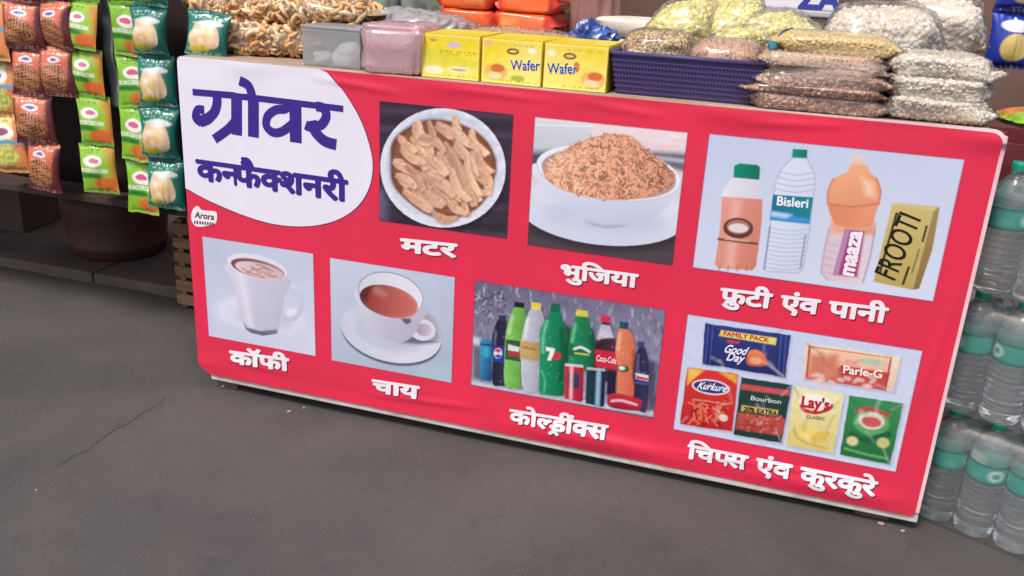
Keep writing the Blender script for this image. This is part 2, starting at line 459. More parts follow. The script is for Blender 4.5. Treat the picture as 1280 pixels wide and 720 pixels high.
class Art(Crop):
    """a printed picture: painted on a fine grid of points, each with its own ink colour"""
    def __init__(s, x0, y0, k, rect, res=640, bg=(200, 205, 225)):
        Crop.__init__(s, x0, y0, k)
        s.rect = rect; xa, xb, za, zb = rect
        s.nx = int((xb - xa) * res); s.nz = int((zb - za) * res)
        s.X, s.Z = np.meshgrid(np.linspace(xa, xb, s.nx + 1), np.linspace(za, zb, s.nz + 1))
        s.C = np.zeros(s.X.shape + (3,)); s.C[:] = c(*bg)
        s.mz = np.linalg.norm(s.p(100, 100) - s.p(400, 120)) / np.hypot(300, 20)   # metres per crop pixel
        s.texts = []
    def _sl(s, P, pad):
        xa, xb, za, zb = s.rect
        i0 = int(np.clip((P[:, 0].min() - pad - xa) / (xb - xa) * s.nx, 0, s.nx)); i1 = int(np.clip((P[:, 0].max() + pad - xa) / (xb - xa) * s.nx + 2, 0, s.nx + 1))
        j0 = int(np.clip((P[:, 1].min() - pad - za) / (zb - za) * s.nz, 0, s.nz)); j1 = int(np.clip((P[:, 1].max() + pad - za) / (zb - za) * s.nz + 2, 0, s.nz + 1))
        return slice(j0, j1), slice(i0, i1)
    def _blend(s, sl, a, col, col2=None, gdir=None):
        X, Z = s.X[sl], s.Z[sl]
        if col2 is not None:
            g = X * gdir[0] - Z * gdir[1]; m = a > .3
            lo, hi = (g[m].min(), g[m].max()) if m.any() else (0, 1)
            t = np.clip((g - lo) / (hi - lo + 1e-9), 0, 1)[..., None]
            cc = c(*col) * (1 - t) + c(*col2) * t
        else: cc = c(*col)
        s.C[sl] = s.C[sl] * (1 - a[..., None]) + cc * a[..., None]
    def poly(s, L, col, col2=None, gdir=(1, 0), soft=.8, a=1.0, smooth=False, raw=False):
        P = np.asarray(L, float) if raw else s.pts(L)
        if smooth: P = spline(P)
        sf = max(soft * s.mz, 1e-5); sl = s._sl(P, sf * 2); X, Z = s.X[sl], s.Z[sl]
        if X.size == 0: return
        d2 = np.full(X.shape, 1e9); ins = np.zeros(X.shape, bool); n = len(P)
        for i in range(n):
            ax, az = P[i]; bx_, bz = P[(i + 1) % n]; ex, ez = bx_ - ax, bz - az
            t = np.clip(((X - ax) * ex + (Z - az) * ez) / (ex * ex + ez * ez + 1e-12), 0, 1)
            d2 = np.minimum(d2, (X - ax - t * ex) ** 2 + (Z - az - t * ez) ** 2)
            if az != bz:
                cr_ = ((az > Z) != (bz > Z)) & (X < ex * (Z - az) / ez + ax); ins ^= cr_
        d = np.sqrt(d2) * np.where(ins, 1, -1)
        s._blend(sl, np.clip(d / sf * .5 + .5, 0, 1) * a, col, col2, gdir)
    def ell(s, cx, cy, rx, ry, rot, col, col2=None, gdir=(1, 0), soft=.8, a=1.0):
        th = np.linspace(0, 2 * math.pi, 40, endpoint=False); cr_, sr = math.cos(rad(rot)), math.sin(rad(rot))
        s.poly([(cx + rx * math.cos(t) * cr_ - ry * math.sin(t) * sr, cy + rx * math.cos(t) * sr + ry * math.sin(t) * cr_) for t in th], col, col2, gdir, soft, a)
    def line(s, L, col, w, soft=.8, a=1.0, smooth=False):
        P = s.pts(L)
        if smooth: P = spline(P, False)
        r = w * s.mz / 2; sf = soft * s.mz; sl = s._sl(P, r + sf * 2); X, Z = s.X[sl], s.Z[sl]
        if X.size == 0: return
        d2 = np.full(X.shape, 1e9)
        for i in range(len(P) - 1):
            ax, az = P[i]; ex, ez = P[i + 1] - P[i]
            t = np.clip(((X - ax) * ex + (Z - az) * ez) / (ex * ex + ez * ez + 1e-12), 0, 1)
            d2 = np.minimum(d2, (X - ax - t * ex) ** 2 + (Z - az - t * ez) ** 2)
        s._blend(sl, np.clip((r - np.sqrt(d2)) / sf * .5 + .5, 0, 1) * a, col)
    def noise(s, amp, freq, seed, stretch=(1, 1)):
        s.C *= (1 + amp * sn(np.stack([s.X * stretch[0], s.Z * stretch[1]], -1), freq, seed))[..., None]
        s.C = np.clip(s.C, 0, 1)
    def text(s, word, a, b, h, col, r=.02, shear=0.0):
        """a printed word, baseline from a to b (crop pixels), h = cap height in crop pixels"""
        V, F = glyph(word); pieces = [(V, F)]
        V3, F3 = bold(pieces, r, 6, 4e-6)
        x0, x1 = V[:, 0].min(), V[:, 0].max(); y1 = .68
        pa, pb = s.p(*a), s.p(*b); e = pb - pa
        u = np.array([(b[0] - a[0]), (b[1] - a[1])], float); u /= np.linalg.norm(u); up = (u[1], -u[0])
        e2 = s.p(a[0] + up[0] * h, a[1] + up[1] * h) - pa
        tx = (V3[:, 0] - x0) / (x1 - x0); ty = V3[:, 1] / y1; tx = tx + shear * ty
        V2 = pa + tx[:, None] * e + ty[:, None] * e2
        s.texts.append((V2, V3[:, 2], F3, c(*col)))
    def build(s, name, border=(150, 60, 90)):
        # thin printed outline round the picture
        bx_ = .0022
        xa, xb, za, zb = s.rect
        e = np.minimum(np.minimum(s.X - xa, xb - s.X), np.minimum(s.Z - za, zb - s.Z))
        m_ = np.clip(1 - e / bx_, 0, 1)[..., None] * .75
        s.C = s.C * (1 - m_) + c(*border) * m_
        V = on_banner(np.column_stack([s.X.ravel(), s.Z.ravel()]), .0007)
        o = part(name, (V, grid(s.nx, s.nz)), PRINT, banner, col=np.clip(s.C.reshape(-1, 3), 0, 1))
        if s.texts:
            for i, (V2, lay, F, col) in enumerate(s.texts):
                v = on_banner(V2, .0012 + i * 6e-5); v[:, 1] -= lay
                part('lettering', (v, F), PRINT, o, col=np.tile(col, (len(v), 1)), smooth=False)
        return o

# --- white oval and headline
K = Crop(210, 60, 3.0)
oval = [tuple(q) for q in spline(K.pts([(598, 93), (660, 165), (720, 265), (757, 370), (768, 450), (752, 530), (705, 600), (625, 648), (520, 668), (400, 660), (280, 625), (150, 570), (72, 527)]), False, 5)]
def fill2(P, off, step=.03):
    """a flat shape on the banner, cut fine enough to follow its waves"""
    bm = bmesh.new(); vs_ = [bm.verts.new((p[0], 0, p[1])) for p in P]; bm.faces.new(vs_)
    x0, x1 = min(p[0] for p in P), max(p[0] for p in P); z0, z1 = min(p[1] for p in P), max(p[1] for p in P)
    for ax, lo, hi in ((0, x0, x1), (2, z0, z1)):
        for t in np.arange(lo + step, hi, step):
            co = [0, 0, 0]; co[ax] = t; no = [0, 0, 0]; no[ax] = 1
            bmesh.ops.bisect_plane(bm, geom=list(bm.verts) + list(bm.edges) + list(bm.faces), plane_co=co, plane_no=no)
    bmesh.ops.triangulate(bm, faces=list(bm.faces))
    bm.verts.index_update()
    V = on_banner(np.array([(v.co.x, v.co.z) for v in bm.verts]), off); F = [[v.index for v in f.verts] for f in bm.faces]; bm.free()
    return V, F
WHITEV = pmat('white_vinyl', c(236, 231, 244), .38, .03, 4, bump=.05, bscale=12, spec=.4)
EDGE = pmat('dark_print_line', c(96, 52, 92), .4, .05, 20)
ov = [(p[0], p[1]) for p in oval]
ov[-1] = (-.0006, ov[-1][1])
shape = ov + [(-.0006, TOP - .012), (.003, TOP - .003), (.012, TOP + .0008), (ov[0][0] - .02, TOP + .0008)]
o_w = part('white_oval', fill2(shape, .0008, .007), WHITEV, banner)
part('outline', ribbon2([p for p in ov], .0042, .0005), EDGE, o_w)
INK = pmat('violet_ink', c(62, 42, 140), .4, .05, 10)
INKSH = pmat('violet_ink_shadow', c(150, 140, 190), .4, .05, 10)

def strokes(L, off, k, w):
    """bold brush strokes with square ends, crop pixels; each polyline a few microns above the last"""
    items = []
    for i, (pts, ww) in enumerate(L):
        P = K.pts(pts)
        if len(pts) > 2: P = spline(P, False, 6)
        V, F = ribbon2(P, (ww or w) * k * 1.2, off + i * 1.2e-5); items.append((V, F))
    return merge(items)
mz = np.linalg.norm(K.p(100, 200) - K.p(400, 240)) / np.hypot(300, 40)
G = [([(92, 165), (250, 178)], 18), ([(290, 183), (658, 228)], 17), ([(235, 178), (345, 190)], 17),       # head line
     ([(182, 172), (184, 205), (174, 240), (150, 262), (120, 272)], 28), ([(126, 282), (104, 262), (112, 232), (136, 232)], 24), # ga: hook
     ([(120, 280), (150, 268), (170, 246)], 26),
     ([(257, 175), (258, 326)], 34), ([(258, 268), (225, 305), (174, 342)], 26),                                  # stem + rakar
     ([(320, 186), (321, 334)], 34), ([(268, 122), (302, 142), (318, 188)], 26),                                  # o matra
     ([(458, 208), (440, 228), (404, 232), (374, 256), (370, 292), (394, 316), (430, 312), (470, 282)], 24),      # va loop
     ([(478, 205), (480, 354)], 36),
     ([(556, 218), (584, 226), (594, 256), (574, 288), (536, 296), (516, 288)], 26), ([(540, 272), (552, 312), (588, 348), (632, 362)], 30), ([(620, 222), (617, 372)], 24)]
# the last stroke of ra is only its right edge; drop it so that the letter keeps its open form
G = G[:-1]
part('lettering', strokes(G, .0014, mz, 22), INK, banner, smooth=False)

def word(tokens, a, b, h, crop, r=.045, mat=None, shadow=None, off=.0012):
    """a Devanagari word: head line from a to b (crop pixels), h = height from head line to base line"""
    pieces, x = compose(tokens)
    V3, F = bold(pieces, r, 10, 4e-6)
    x0 = min(p[0][:, 0].min() for p in pieces); x1 = max(p[0][:, 0].max() for p in pieces)
    pa, pb = crop.p(*a), crop.p(*b); e = pb - pa
    e2 = np.array([0.0, -1.0]) * h * np.linalg.norm(crop.p(300, 300) - crop.p(300, 400)) / 100
    tx = (V3[:, 0] - x0) / (x1 - x0); ty = (.622 - V3[:, 1]) / .622
    V2 = pa + tx[:, None] * e + ty[:, None] * e2
    v = on_banner(V2, off); v[:, 1] -= V3[:, 2]
    o = part('lettering', (v, F), mat, banner, smooth=False)
    if shadow is not None:
        v = on_banner(V2 + [.0022, -.0022], off - .0006); v[:, 1] -= V3[:, 2]
        part('drop_shadow', (v, F), shadow, o, smooth=False)
    return o
WHITEINK = pmat('white_ink', c(244, 238, 242), .42, .03, 20)
SHADOW = pmat('dark_red_ink', c(120, 18, 52), .42, .05, 20)

word(['क', ('h', 'न', .40), 'फ', ('g', 'ै', -.12), ('h', 'क', .57), 'श', 'न', 'र', 'ी'], (108, 420), (672, 499), 74, K, .042, INK, None, .0014)
Kc = Crop(230, 270, 3.4278); Kt = Crop(400, 300, 3.4263); Km = Crop(460, 110, 3.13); Kb = Crop(650, 130, 3.0)
Kf = Crop(860, 160, 2.769); Kd = Crop(570, 330, 3.0); Kp = Crop(830, 380, 2.769)
word(['क', 'ॉ', 'फ', 'ी'], (200, 578), (448, 612), 52, Kc, .046, WHITEINK, SHADOW)
word(['च', 'ा', 'य'], (228, 598), (424, 628), 52, Kt, .046, WHITEINK, SHADOW)
word(['म', 'ट', 'र'], (132, 590), (346, 612), 52, Km, .046, WHITEINK, SHADOW)
word(['भ', 'ु', 'ि', 'ज', 'य', 'ा'], (158, 602), (442, 640), 50, Kb, .040, WHITEINK, SHADOW)
word(['फ', ('r', -.33), ('g', 'ु', -.22), 'ट', 'ी', ('sp', .33), 'ए', 'ं', 'व', ('sp', .33), 'प', 'ा', 'न', 'ी'], (118, 555), (692, 625), 50, Kf, .040, WHITEINK, SHADOW)
word(['क', 'ो', ('h', 'ल', .50), 'ड', ('^', -.28), 'ी', ('g', 'ं', .06), ('h', 'क', .57), 'स'], (205, 545), (570, 607), 48, Kd, .040, WHITEINK, SHADOW)
word(['ि', 'च', ('h', 'प', .42), 'स', ('sp', .33), 'ए', 'ं', 'व', ('sp', .33), 'क', 'ु', 'र', 'क', 'ु', 'र', 'े'], (86, 488), (738, 616), 46, Kp, .040, WHITEINK, SHADOW)

# --- small printer's mark in the corner

def zoomp(x, y): return Crop(0, 180, 3.6).p(x, y)
cl = spline([zoomp(*q) for q in [(862, 318), (872, 290), (892, 278), (908, 296), (940, 300), (972, 304), (978, 325), (972, 356), (940, 366), (905, 372), (880, 366), (864, 345)]], True, 3)
mk_ = part('printer_mark', fill2([tuple(p) for p in cl], .0008, .006), WHITEINK, banner)
Ka = Art(0, 180, 3.6, (0.0, .1, .4, .5), 50)
Ka.text('Arora', (878, 330), (964, 341), 26, (110, 60, 70), .03)
V2, lay, F, col = Ka.texts[0]
v = on_banner(V2, .0012); v[:, 1] -= lay
part('lettering', (v, F), PRINT, mk_, col=np.tile(col, (len(v), 1)), smooth=False)
mkk = []
for i in range(8):
    a_ = zoomp(876 + i * 11.5, 344 + i * 1.2); b_ = zoomp(883 + i * 11.5, 345 + i * 1.2); d_ = zoomp(876 + i * 11.5, 357 + i * 1.2)
    mkk.append((on_banner([a_, b_, b_ + (d_ - a_), d_], .0012), [(0, 1, 2, 3)]))
part('small_print', merge(mkk), EDGE, mk_, smooth=False)

# ------------------------------------------------------------------ the seven printed pictures
RX = np.random.RandomState(5)
# coffee cup
A = Art(230, 270, 3.4278, (.041, .368, .157, .441), 640, (196, 204, 226))
A.poly([(60, 60), (600, 60), (600, 640), (60, 640)], (190, 202, 224), (214, 216, 234), (.6, 1))
A.ell(335, 430, 215, 92, 10, (212, 214, 233), soft=16)
A.ell(335, 425, 190, 74, 10, (222, 223, 240), soft=10)
A.ell(345, 440, 120, 45, 10, (196, 198, 219), soft=26, a=.8)
A.ell(462, 368, 58, 84, 6, (218, 217, 234), (196, 198, 220), (1, 1), soft=3)
A.ell(458, 362, 34, 54, 6, (196, 204, 224), (214, 214, 230), (0, 1), soft=4)
A.ell(462, 412, 26, 16, -20, (232, 232, 245), soft=6)
A.poly([(186, 206), (205, 270), (226, 350), (252, 445), (268, 480), (330, 505), (398, 500), (412, 450), (432, 350), (446, 262)], (220, 215, 232), (190, 190, 212), (1, .5), smooth=True, soft=1.6)
A.poly([(225, 240), (260, 240), (300, 480), (275, 470)], (234, 231, 243), soft=16, a=.7)
A.poly([(258, 452), (272, 476), (330, 492), (400, 484), (403, 503), (340, 512), (290, 500), (266, 484)], (92, 86, 104), (150, 146, 166), (0, -1), soft=3)
A.ell(315, 217, 132, 50, 14, (228, 226, 238), soft=1.4)
A.ell(318, 226, 119, 38, 14, (120, 72, 78), (196, 140, 140), (.7, 1), soft=1.6)
A.ell(326, 233, 108, 31, 14, (226, 204, 206), (212, 184, 186), (1, 0), soft=1.6)
for q in [[(250, 222), (280, 238), (300, 226), (330, 246)], [(290, 214), (315, 230), (345, 222), (372, 246)], [(270, 240), (310, 250), (345, 262)], [(335, 236), (372, 256), (400, 258)], [(310, 206), (340, 214), (385, 236)]]:
    A.line(q, (176, 120, 116), 6, soft=2, smooth=True, a=.8)
A.noise(.015, 60, 2)
A.build('coffee_picture', (190, 150, 180))

# tea cup
A = Art(400, 300, 3.4263, (.415, .752, .154, .437), 640, (190, 201, 220))
A.poly([(30, 60), (600, 60), (600, 640), (30, 640)], (202, 210, 228), (172, 182, 204), (.5, 1))
A.poly([(420, 520), (580, 520), (580, 620), (420, 600)], (176, 200, 214), soft=20, a=.7)
A.ell(306, 408, 218, 124, 14, (96, 98, 120), soft=4)
A.ell(305, 394, 219, 126, 14, (203, 206, 224), (222, 222, 236), (1, .3), soft=1.4)
A.ell(300, 392, 150, 82, 14, (190, 193, 213), soft=14, a=.7)
A.poly([(430, 300), (480, 330), (512, 390), (500, 436), (340, 440), (400, 380)], (166, 160, 182), soft=12, smooth=True)
A.poly([(340, 436), (395, 412), (508, 436), (430, 444)], (112, 104, 132), soft=6)
A.ell(440, 384, 56, 46, 12, (222, 220, 234), soft=1.6)
A.ell(446, 384, 33, 27, 12, (170, 150, 168), (206, 196, 210), (1, 0), soft=2)
A.poly([(166, 205), (170, 290), (205, 372), (280, 424), (352, 438), (404, 404), (432, 350), (446, 280)], (218, 216, 231), (186, 182, 202), (.8, .8), smooth=True, soft=1.6)
A.poly([(345, 335), (388, 335), (392, 352), (370, 362)], (110, 92, 108), soft=4)
A.ell(304, 232, 143, 93, 16, (150, 150, 172), soft=1.6)
A.ell(304, 233, 139, 89, 16, (212, 212, 226), (232, 230, 240), (1, 0), soft=1.2)
A.ell(296, 262, 128, 66, 15, (88, 36, 36), (222, 138, 126), (1, .35), soft=1.6)
A.ell(305, 268, 112, 56, 15, (150, 58, 52), (206, 112, 102), (1, .1), soft=10)
A.ell(255, 220, 34, 16, 30, (198, 130, 122), soft=12, a=.7)
A.poly([(185, 250), (175, 235), (200, 205), (235, 195), (215, 220), (205, 260)], (84, 36, 38), soft=8, a=.8)
A.noise(.015, 60, 3)
A.build('tea_picture', (170, 140, 175))

# mathri sticks on a plate
A = Art(460, 110, 3.13, (.551, .879, .552, .841), 640, (58, 46, 62))
for i in range(16):
    y = 40 + i * 36; q = RX.uniform(.6, 1.5)
    A.poly([(20, y), (600, y + 30), (600, y + 30 + 16), (20, y + 18)], tuple(np.clip(np.array((62, 50, 66)) * q, 0, 255)), soft=10, a=.7)
A.poly([(20, 400), (80, 380), (70, 520), (20, 520)], (110, 104, 140), soft=24, a=.8)
A.ell(296, 322, 248, 238, 12, (30, 24, 36), soft=14, a=.8)
A.ell(294, 312, 246, 233, 12, (228, 229, 241), soft=1.4)
A.ell(300, 312, 226, 213, 12, (176, 192, 216), (226, 226, 238), (1, .8), soft=10)
A.ell(302, 314, 212, 200, 12, (222, 222, 234), soft=8)
A.poly([(100, 200), (180, 140), (270, 120), (390, 150), (470, 210), (505, 300), (480, 400), (430, 470), (340, 510), (240, 500), (150, 440), (95, 370), (88, 270)], (120, 70, 52), smooth=True, soft=6)
A.poly([(120, 210), (190, 150), (270, 135), (385, 165), (460, 220), (492, 300), (468, 395), (420, 458), (340, 495), (245, 488), (160, 430), (110, 365), (102, 270)], (140, 88, 68), smooth=True, soft=8)
sticks = [(120, 190, 190, 250, 30), (190, 130, 250, 220, 46), (270, 140, 340, 190, 40), (330, 160, 420, 230, 36), (400, 190, 470, 260, 32), (300, 215, 420, 460, 44), (345, 215, 440, 340, 30),
          (430, 250, 490, 330, 34), (130, 230, 230, 290, 34), (230, 265, 310, 340, 44), (105, 290, 190, 340, 34), (180, 350, 300, 460, 44), (110, 340, 190, 390, 30), (140, 400, 250, 480, 36), (240, 340, 340, 420, 40),
          (330, 320, 400, 440, 32), (440, 320, 470, 420, 34), (250, 480, 350, 505, 30), (310, 440, 390, 490, 30), (200, 190, 300, 250, 32), (385, 260, 440, 420, 28), (150, 300, 220, 400, 28)]
for i in range(36):
    a_ = RX.uniform(0, 6.28); r_ = RX.uniform(0, 1) ** .5 * 175; x = 295 + r_ * math.cos(a_); y = 315 + r_ * math.sin(a_)
    t = rad(RX.uniform(20, 75)); ln = RX.uniform(30, 60)
    sticks.insert(0, (x - ln * math.cos(t), y - ln * math.sin(t), x + ln * math.cos(t), y + ln * math.sin(t), RX.uniform(22, 34)))
for x0, y0, x1, y1, w in sticks:
    d_ = np.array([x1 - x0, y1 - y0]); ln = np.linalg.norm(d_); d_ = d_ / ln; q_ = np.array([-d_[1], d_[0]])
    tb = RX.uniform(.86, 1.1); col = np.clip(np.array((232, 180, 150)) * tb, 0, 250); bend = RX.uniform(-.22, .22) * ln
    Lp = []; Rp = []
    for t in np.linspace(0, 1, 6):
        cpt = np.array([x0, y0]) + d_ * ln * t + q_ * bend * math.sin(math.pi * t)
        hw = w * .56 * (1.0 - .35 * abs(2 * t - 1) ** 3) * RX.uniform(.82, 1.12)
        Lp.append(cpt + q_ * hw); Rp.append(cpt - q_ * hw * RX.uniform(.8, 1.1))
    P_ = Lp + Rp[::-1]
    A.poly([tuple(p + [4, 6]) for p in P_], (134, 84, 66), soft=7, a=.7)
    A.poly([tuple(p) for p in P_], tuple(col * .86), tuple(np.clip(col * 1.08, 0, 252)), (-q_[0], q_[1]), soft=2)
    mid_ = [tuple((a_ * .72 + b_ * .28)) for a_, b_ in zip(Rp, Lp)]
    A.line(mid_, tuple(np.clip(col * 1.12, 0, 252)), w * .22, soft=5, a=.7)
    for k in range(3):
        t = RX.randint(1, 5); e_ = Lp[t] * RX.uniform(.3, .7); e_ = Lp[t] + (Rp[t] - Lp[t]) * RX.rand(); A.ell(e_[0], e_[1], 5, 3, RX.uniform(0, 180), tuple(col * .72), soft=3, a=.6)
A.noise(.05, 130, 6); A.noise(.05, 420, 13)
A.build('fried_stick_picture', (90, 40, 70))

# bowl of sev
A = Art(650, 130, 3.0, (.929, .1 + 1.167, .544, .841), 640, (228, 214, 220))
A.poly([(20, 40), (660, 40), (660, 190), (20, 190)], (240, 222, 226), (222, 206, 214), (0, 1))
for i in range(14):
    x = RX.uniform(280, 600); y = RX.uniform(85, 165); A.line([(x, y), (x + RX.uniform(30, 80), y + RX.uniform(-8, 14))], (244, 200, 202) if i % 2 else (250, 236, 236), 7, soft=6, a=.6)
A.poly([(30, 60), (272, 80), (262, 140), (200, 175), (30, 190)], (196, 202, 214), (216, 218, 228), (0, -1), soft=4)
A.line([(40, 76), (272, 84)], (236, 238, 244), 6, soft=3)
A.poly([(30, 180), (120, 175), (90, 260), (30, 260)], (80, 80, 100), soft=14)
A.poly([(460, 175), (640, 185), (640, 260), (560, 240)], (112, 108, 124), soft=10)
A.line([(470, 196), (640, 216)], (186, 184, 194), 14, soft=6)
A.poly([(20, 440), (660, 470), (660, 640), (20, 640)], (70, 60, 66), soft=3)
for i in range(70):
    x = 40 + i * 8.4; A.line([(x, 500 + i * .9), (x - 6, 620)], (104, 92, 96), 3, soft=2, a=.55)
A.ell(306, 420, 322, 128, 6, (46, 40, 48), soft=16, a=.8)
A.ell(310, 402, 318, 126, 6, (226, 229, 243), (210, 215, 234), (0, 1), soft=2)
A.ell(318, 430, 230, 60, 6, (202, 208, 228), soft=26)
A.poly([(62, 222), (84, 300), (150, 372), (230, 430), (300, 458), (370, 464), (450, 452), (530, 408), (580, 345), (606, 280)], (232, 232, 246), (196, 202, 224), (.15, 1), smooth=True, soft=2)
A.poly([(240, 436), (310, 452), (400, 452), (380, 462), (320, 466), (270, 456)], (168, 172, 196), soft=5, a=.8)
A.ell(333, 258, 274, 104, 8, (206, 206, 222), soft=1.6)
A.ell(333, 256, 270, 100, 8, (240, 240, 250), soft=1.4)
A.ell(333, 262, 254, 88, 8, (182, 150, 148), soft=4)
heap = [(88, 255), (120, 205), (200, 152), (290, 120), (350, 112), (420, 122), (470, 165), (530, 212), (582, 268), (566, 304), (500, 338), (400, 358), (300, 354), (200, 334), (122, 300)]
A.poly(heap, (222, 154, 120), (190, 118, 88), (.7, 1), smooth=True, soft=3)
HP = np.array(heap, float)
def in_heap(x, y):
    r_ = False
    for i in range(len(HP)):
        (ax, ay), (bx_, by) = HP[i], HP[(i + 1) % len(HP)]
        if (ay > y) != (by > y) and x < (bx_ - ax) * (y - ay) / (by - ay) + ax: r_ = not r_
    return r_
for i in range(1700):
    x = RX.uniform(85, 590); y = RX.uniform(110, 362)
    if not in_heap(330 + (x - 330) * 1.03, 240 + (y - 240) * 1.06): continue
    t = RX.uniform(0, 3.14); ln = RX.uniform(9, 20); b_ = RX.choice([.62, .82, 1.0, 1.08, 1.14])
    b_ *= 1.04 - .16 * (x - 330) / 260
    A.line([(x - ln * math.cos(t), y - ln * math.sin(t)), (x + RX.uniform(-9, 9), y + RX.uniform(-9, 9)), (x + ln * math.cos(t), y + ln * math.sin(t))], tuple(np.clip(np.array((228, 162, 132)) * b_, 0, 250)), 5.0, soft=1.6, smooth=True)
A.build('sev_bowl_picture', (120, 50, 80))

# juice bottles and water
A = Art(860, 160, 2.769, (1.3115, 1.806, .546, .843), 640, (206, 214, 238))
A.poly([(0, 0), (1000, 0), (1000, 640), (0, 640)], (200, 210, 236), (216, 222, 240), (.2, 1))
A.poly([(156, 168), (250, 178), (254, 215), (258, 246), (116, 238), (124, 210)], (234, 232, 242), (214, 214, 228), (1, 0), smooth=False, soft=2)
A.poly([(160, 130), (178, 122), (240, 127), (250, 136), (247, 179), (157, 171)], (18, 148, 112), (14, 112, 92), (1, 0), soft=1.6)
for i in range(9): A.line([(168 + i * 9, 130 + i * .8), (166 + i * 9, 168 + i * .8)], (12, 104, 84), 2, soft=1.5, a=.6)
A.poly([(118, 237), (258, 246), (256, 320), (246, 400), (236, 478), (222, 493), (104, 484), (92, 470), (104, 400), (112, 330)], (232, 160, 142), (210, 128, 110), (1, .2), smooth=False, soft=2)
A.poly([(150, 245), (185, 247), (160, 480), (130, 478)], (240, 184, 170), soft=14, a=.8)
A.ell(174, 346, 52, 36, 4, (92, 56, 54), soft=2); A.ell(174, 342, 40, 25, 4, (176, 120, 108), soft=2); A.ell(174, 346, 34, 16, 4, (232, 218, 214), soft=2)
A.line([(106, 384), (238, 400)], (110, 66, 60), 9, soft=3); A.line([(130, 384), (210, 392)], (226, 190, 150), 4, soft=2)
for x in (110, 140, 172, 204): A.line([(x, 478), (x - 2, 492)], (190, 110, 96), 5, soft=4)
# water bottle
out_ = [(364, 103), (410, 105), (424, 128), (438, 160), (441, 190), (432, 240), (424, 330), (410, 420), (398, 490), (384, 502), (272, 496), (262, 486), (276, 400), (286, 320), (295, 235), (304, 185), (322, 145), (346, 118)]
A.poly(out_, (222, 228, 244), (206, 216, 238), (1, .2), soft=2)
A.line(out_ + [out_[0]], (150, 166, 196), 3.2, soft=2, a=.75)
for i, y in enumerate([150, 170, 190, 210]): A.line([(316 - i * 5, y), (372, y + 12), (436, y + 4)], (166, 180, 208), 3, soft=2, smooth=True)
for i in range(10):
    y = 345 + i * 15; A.line([(284 - i * 2, y), (345 - i * 2, y + 10), (418 - i * 2.4, y + 6)], (176, 188, 214), 3, soft=2, smooth=True)
for i in range(7): A.line([(408 - i * 2.5, 372 + i * 17), (402 - i * 2.5, 384 + i * 17)], (92, 112, 150), 5, soft=2, a=.8)
A.line([(284, 340), (264, 488)], (120, 138, 176), 5, soft=3)
A.poly([(362, 72), (413, 75), (412, 104), (360, 101)], (24, 150, 120), (14, 116, 96), (1, 0), soft=1.6)
A.poly([(294, 230), (434, 240), (420, 332), (284, 317)], (30, 116, 150), (28, 134, 148), (1, 0), soft=1.6)
A.poly([(287, 290), (340, 292), (370, 306), (422, 312), (420, 332), (284, 317)], (64, 150, 212), soft=5); A.poly([(290, 288), (360, 300), (340, 312), (286, 304)], (186, 216, 240), soft=6)
A.text('Bisleri', (308, 266), (414, 276), 30, (240, 245, 250), .03)
# mango drink bottle
A.poly([(566, 92), (614, 97), (620, 140), (566, 132)], (238, 214, 208), (226, 190, 176), (0, 1), soft=4)
A.poly([(496, 318), (650, 326), (646, 380), (632, 440), (606, 536), (590, 544), (480, 528), (458, 500), (470, 420), (486, 350)], (222, 196, 204), (226, 212, 224), (1, 0), soft=2)
A.poly([(496, 318), (650, 326), (646, 372), (486, 362)], (236, 178, 150), (228, 160, 130), (1, 0), soft=8)
A.line([(490, 345), (472, 420), (460, 500), (484, 526)], (186, 166, 190), 5, soft=3); A.line([(648, 345), (632, 440), (606, 534)], (176, 150, 172), 5, soft=3)
for i in range(5): A.line([(480 - i * 4, 400 + i * 24), (520 - i * 4, 408 + i * 24)], (190, 176, 204), 4, soft=3)
A.poly([(566, 126), (620, 134), (628, 152), (656, 176), (668, 220), (660, 262), (648, 300), (632, 336), (570, 344), (512, 332), (492, 296), (482, 256), (486, 210), (504, 176), (552, 150)], (244, 178, 136), (226, 136, 102), (.5, 1), smooth=True, soft=2)
A.poly([(484, 262), (570, 270), (662, 262), (648, 300), (632, 336), (570, 344), (512, 332), (492, 296)], (222, 132, 100), (236, 160, 120), (1, 0), soft=5, a=.8)
A.poly([(600, 170), (640, 190), (648, 240), (615, 236)], (250, 206, 170), soft=12); A.line([(484, 262), (570, 272), (662, 262)], (196, 112, 88), 4, soft=3, smooth=True)
A.line([(504, 176), (486, 215), (484, 260)], (206, 118, 92), 5, soft=4, smooth=True); A.line([(652, 176), (667, 220), (660, 262)], (190, 110, 90), 4, soft=3, smooth=True)
A.poly([(545, 350), (612, 358), (586, 517), (502, 508)], (150, 60, 128), (178, 60, 118), (1, .3), soft=5)
A.poly([(548, 352), (560, 354), (518, 508), (506, 506)], (196, 150, 190), soft=6)
A.text('maaza', (572, 512), (602, 362), 52, (250, 238, 246), .05)
# tetra pack
A.poly([(706, 262), (724, 258), (872, 272), (850, 290)], (214, 196, 140), soft=1.5)
A.poly([(706, 262), (850, 288), (778, 560), (642, 532)], (208, 190, 122), (190, 164, 92), (.2, 1), soft=1.6)
A.poly([(850, 288), (872, 272), (846, 420), (800, 556), (778, 560)], (168, 142, 84), (140, 112, 66), (.2, 1), soft=1.6)
A.line([(722, 296), (664, 500)], (44, 40, 30), 8, soft=1.5); A.line([(720, 296), (752, 302)], (44, 40, 30), 5, soft=1.5); A.line([(826, 340), (812, 392)], (44, 40, 30), 7, soft=1.5); A.line([(764, 482), (744, 540)], (44, 40, 30), 8, soft=1.5)
A.line([(800, 420), (776, 500)], (84, 74, 46), 4, soft=2); A.text('FROOTI', (716, 528), (806, 318), 76, (30, 28, 24), .01)
A.build('juice_picture', (120, 80, 150))

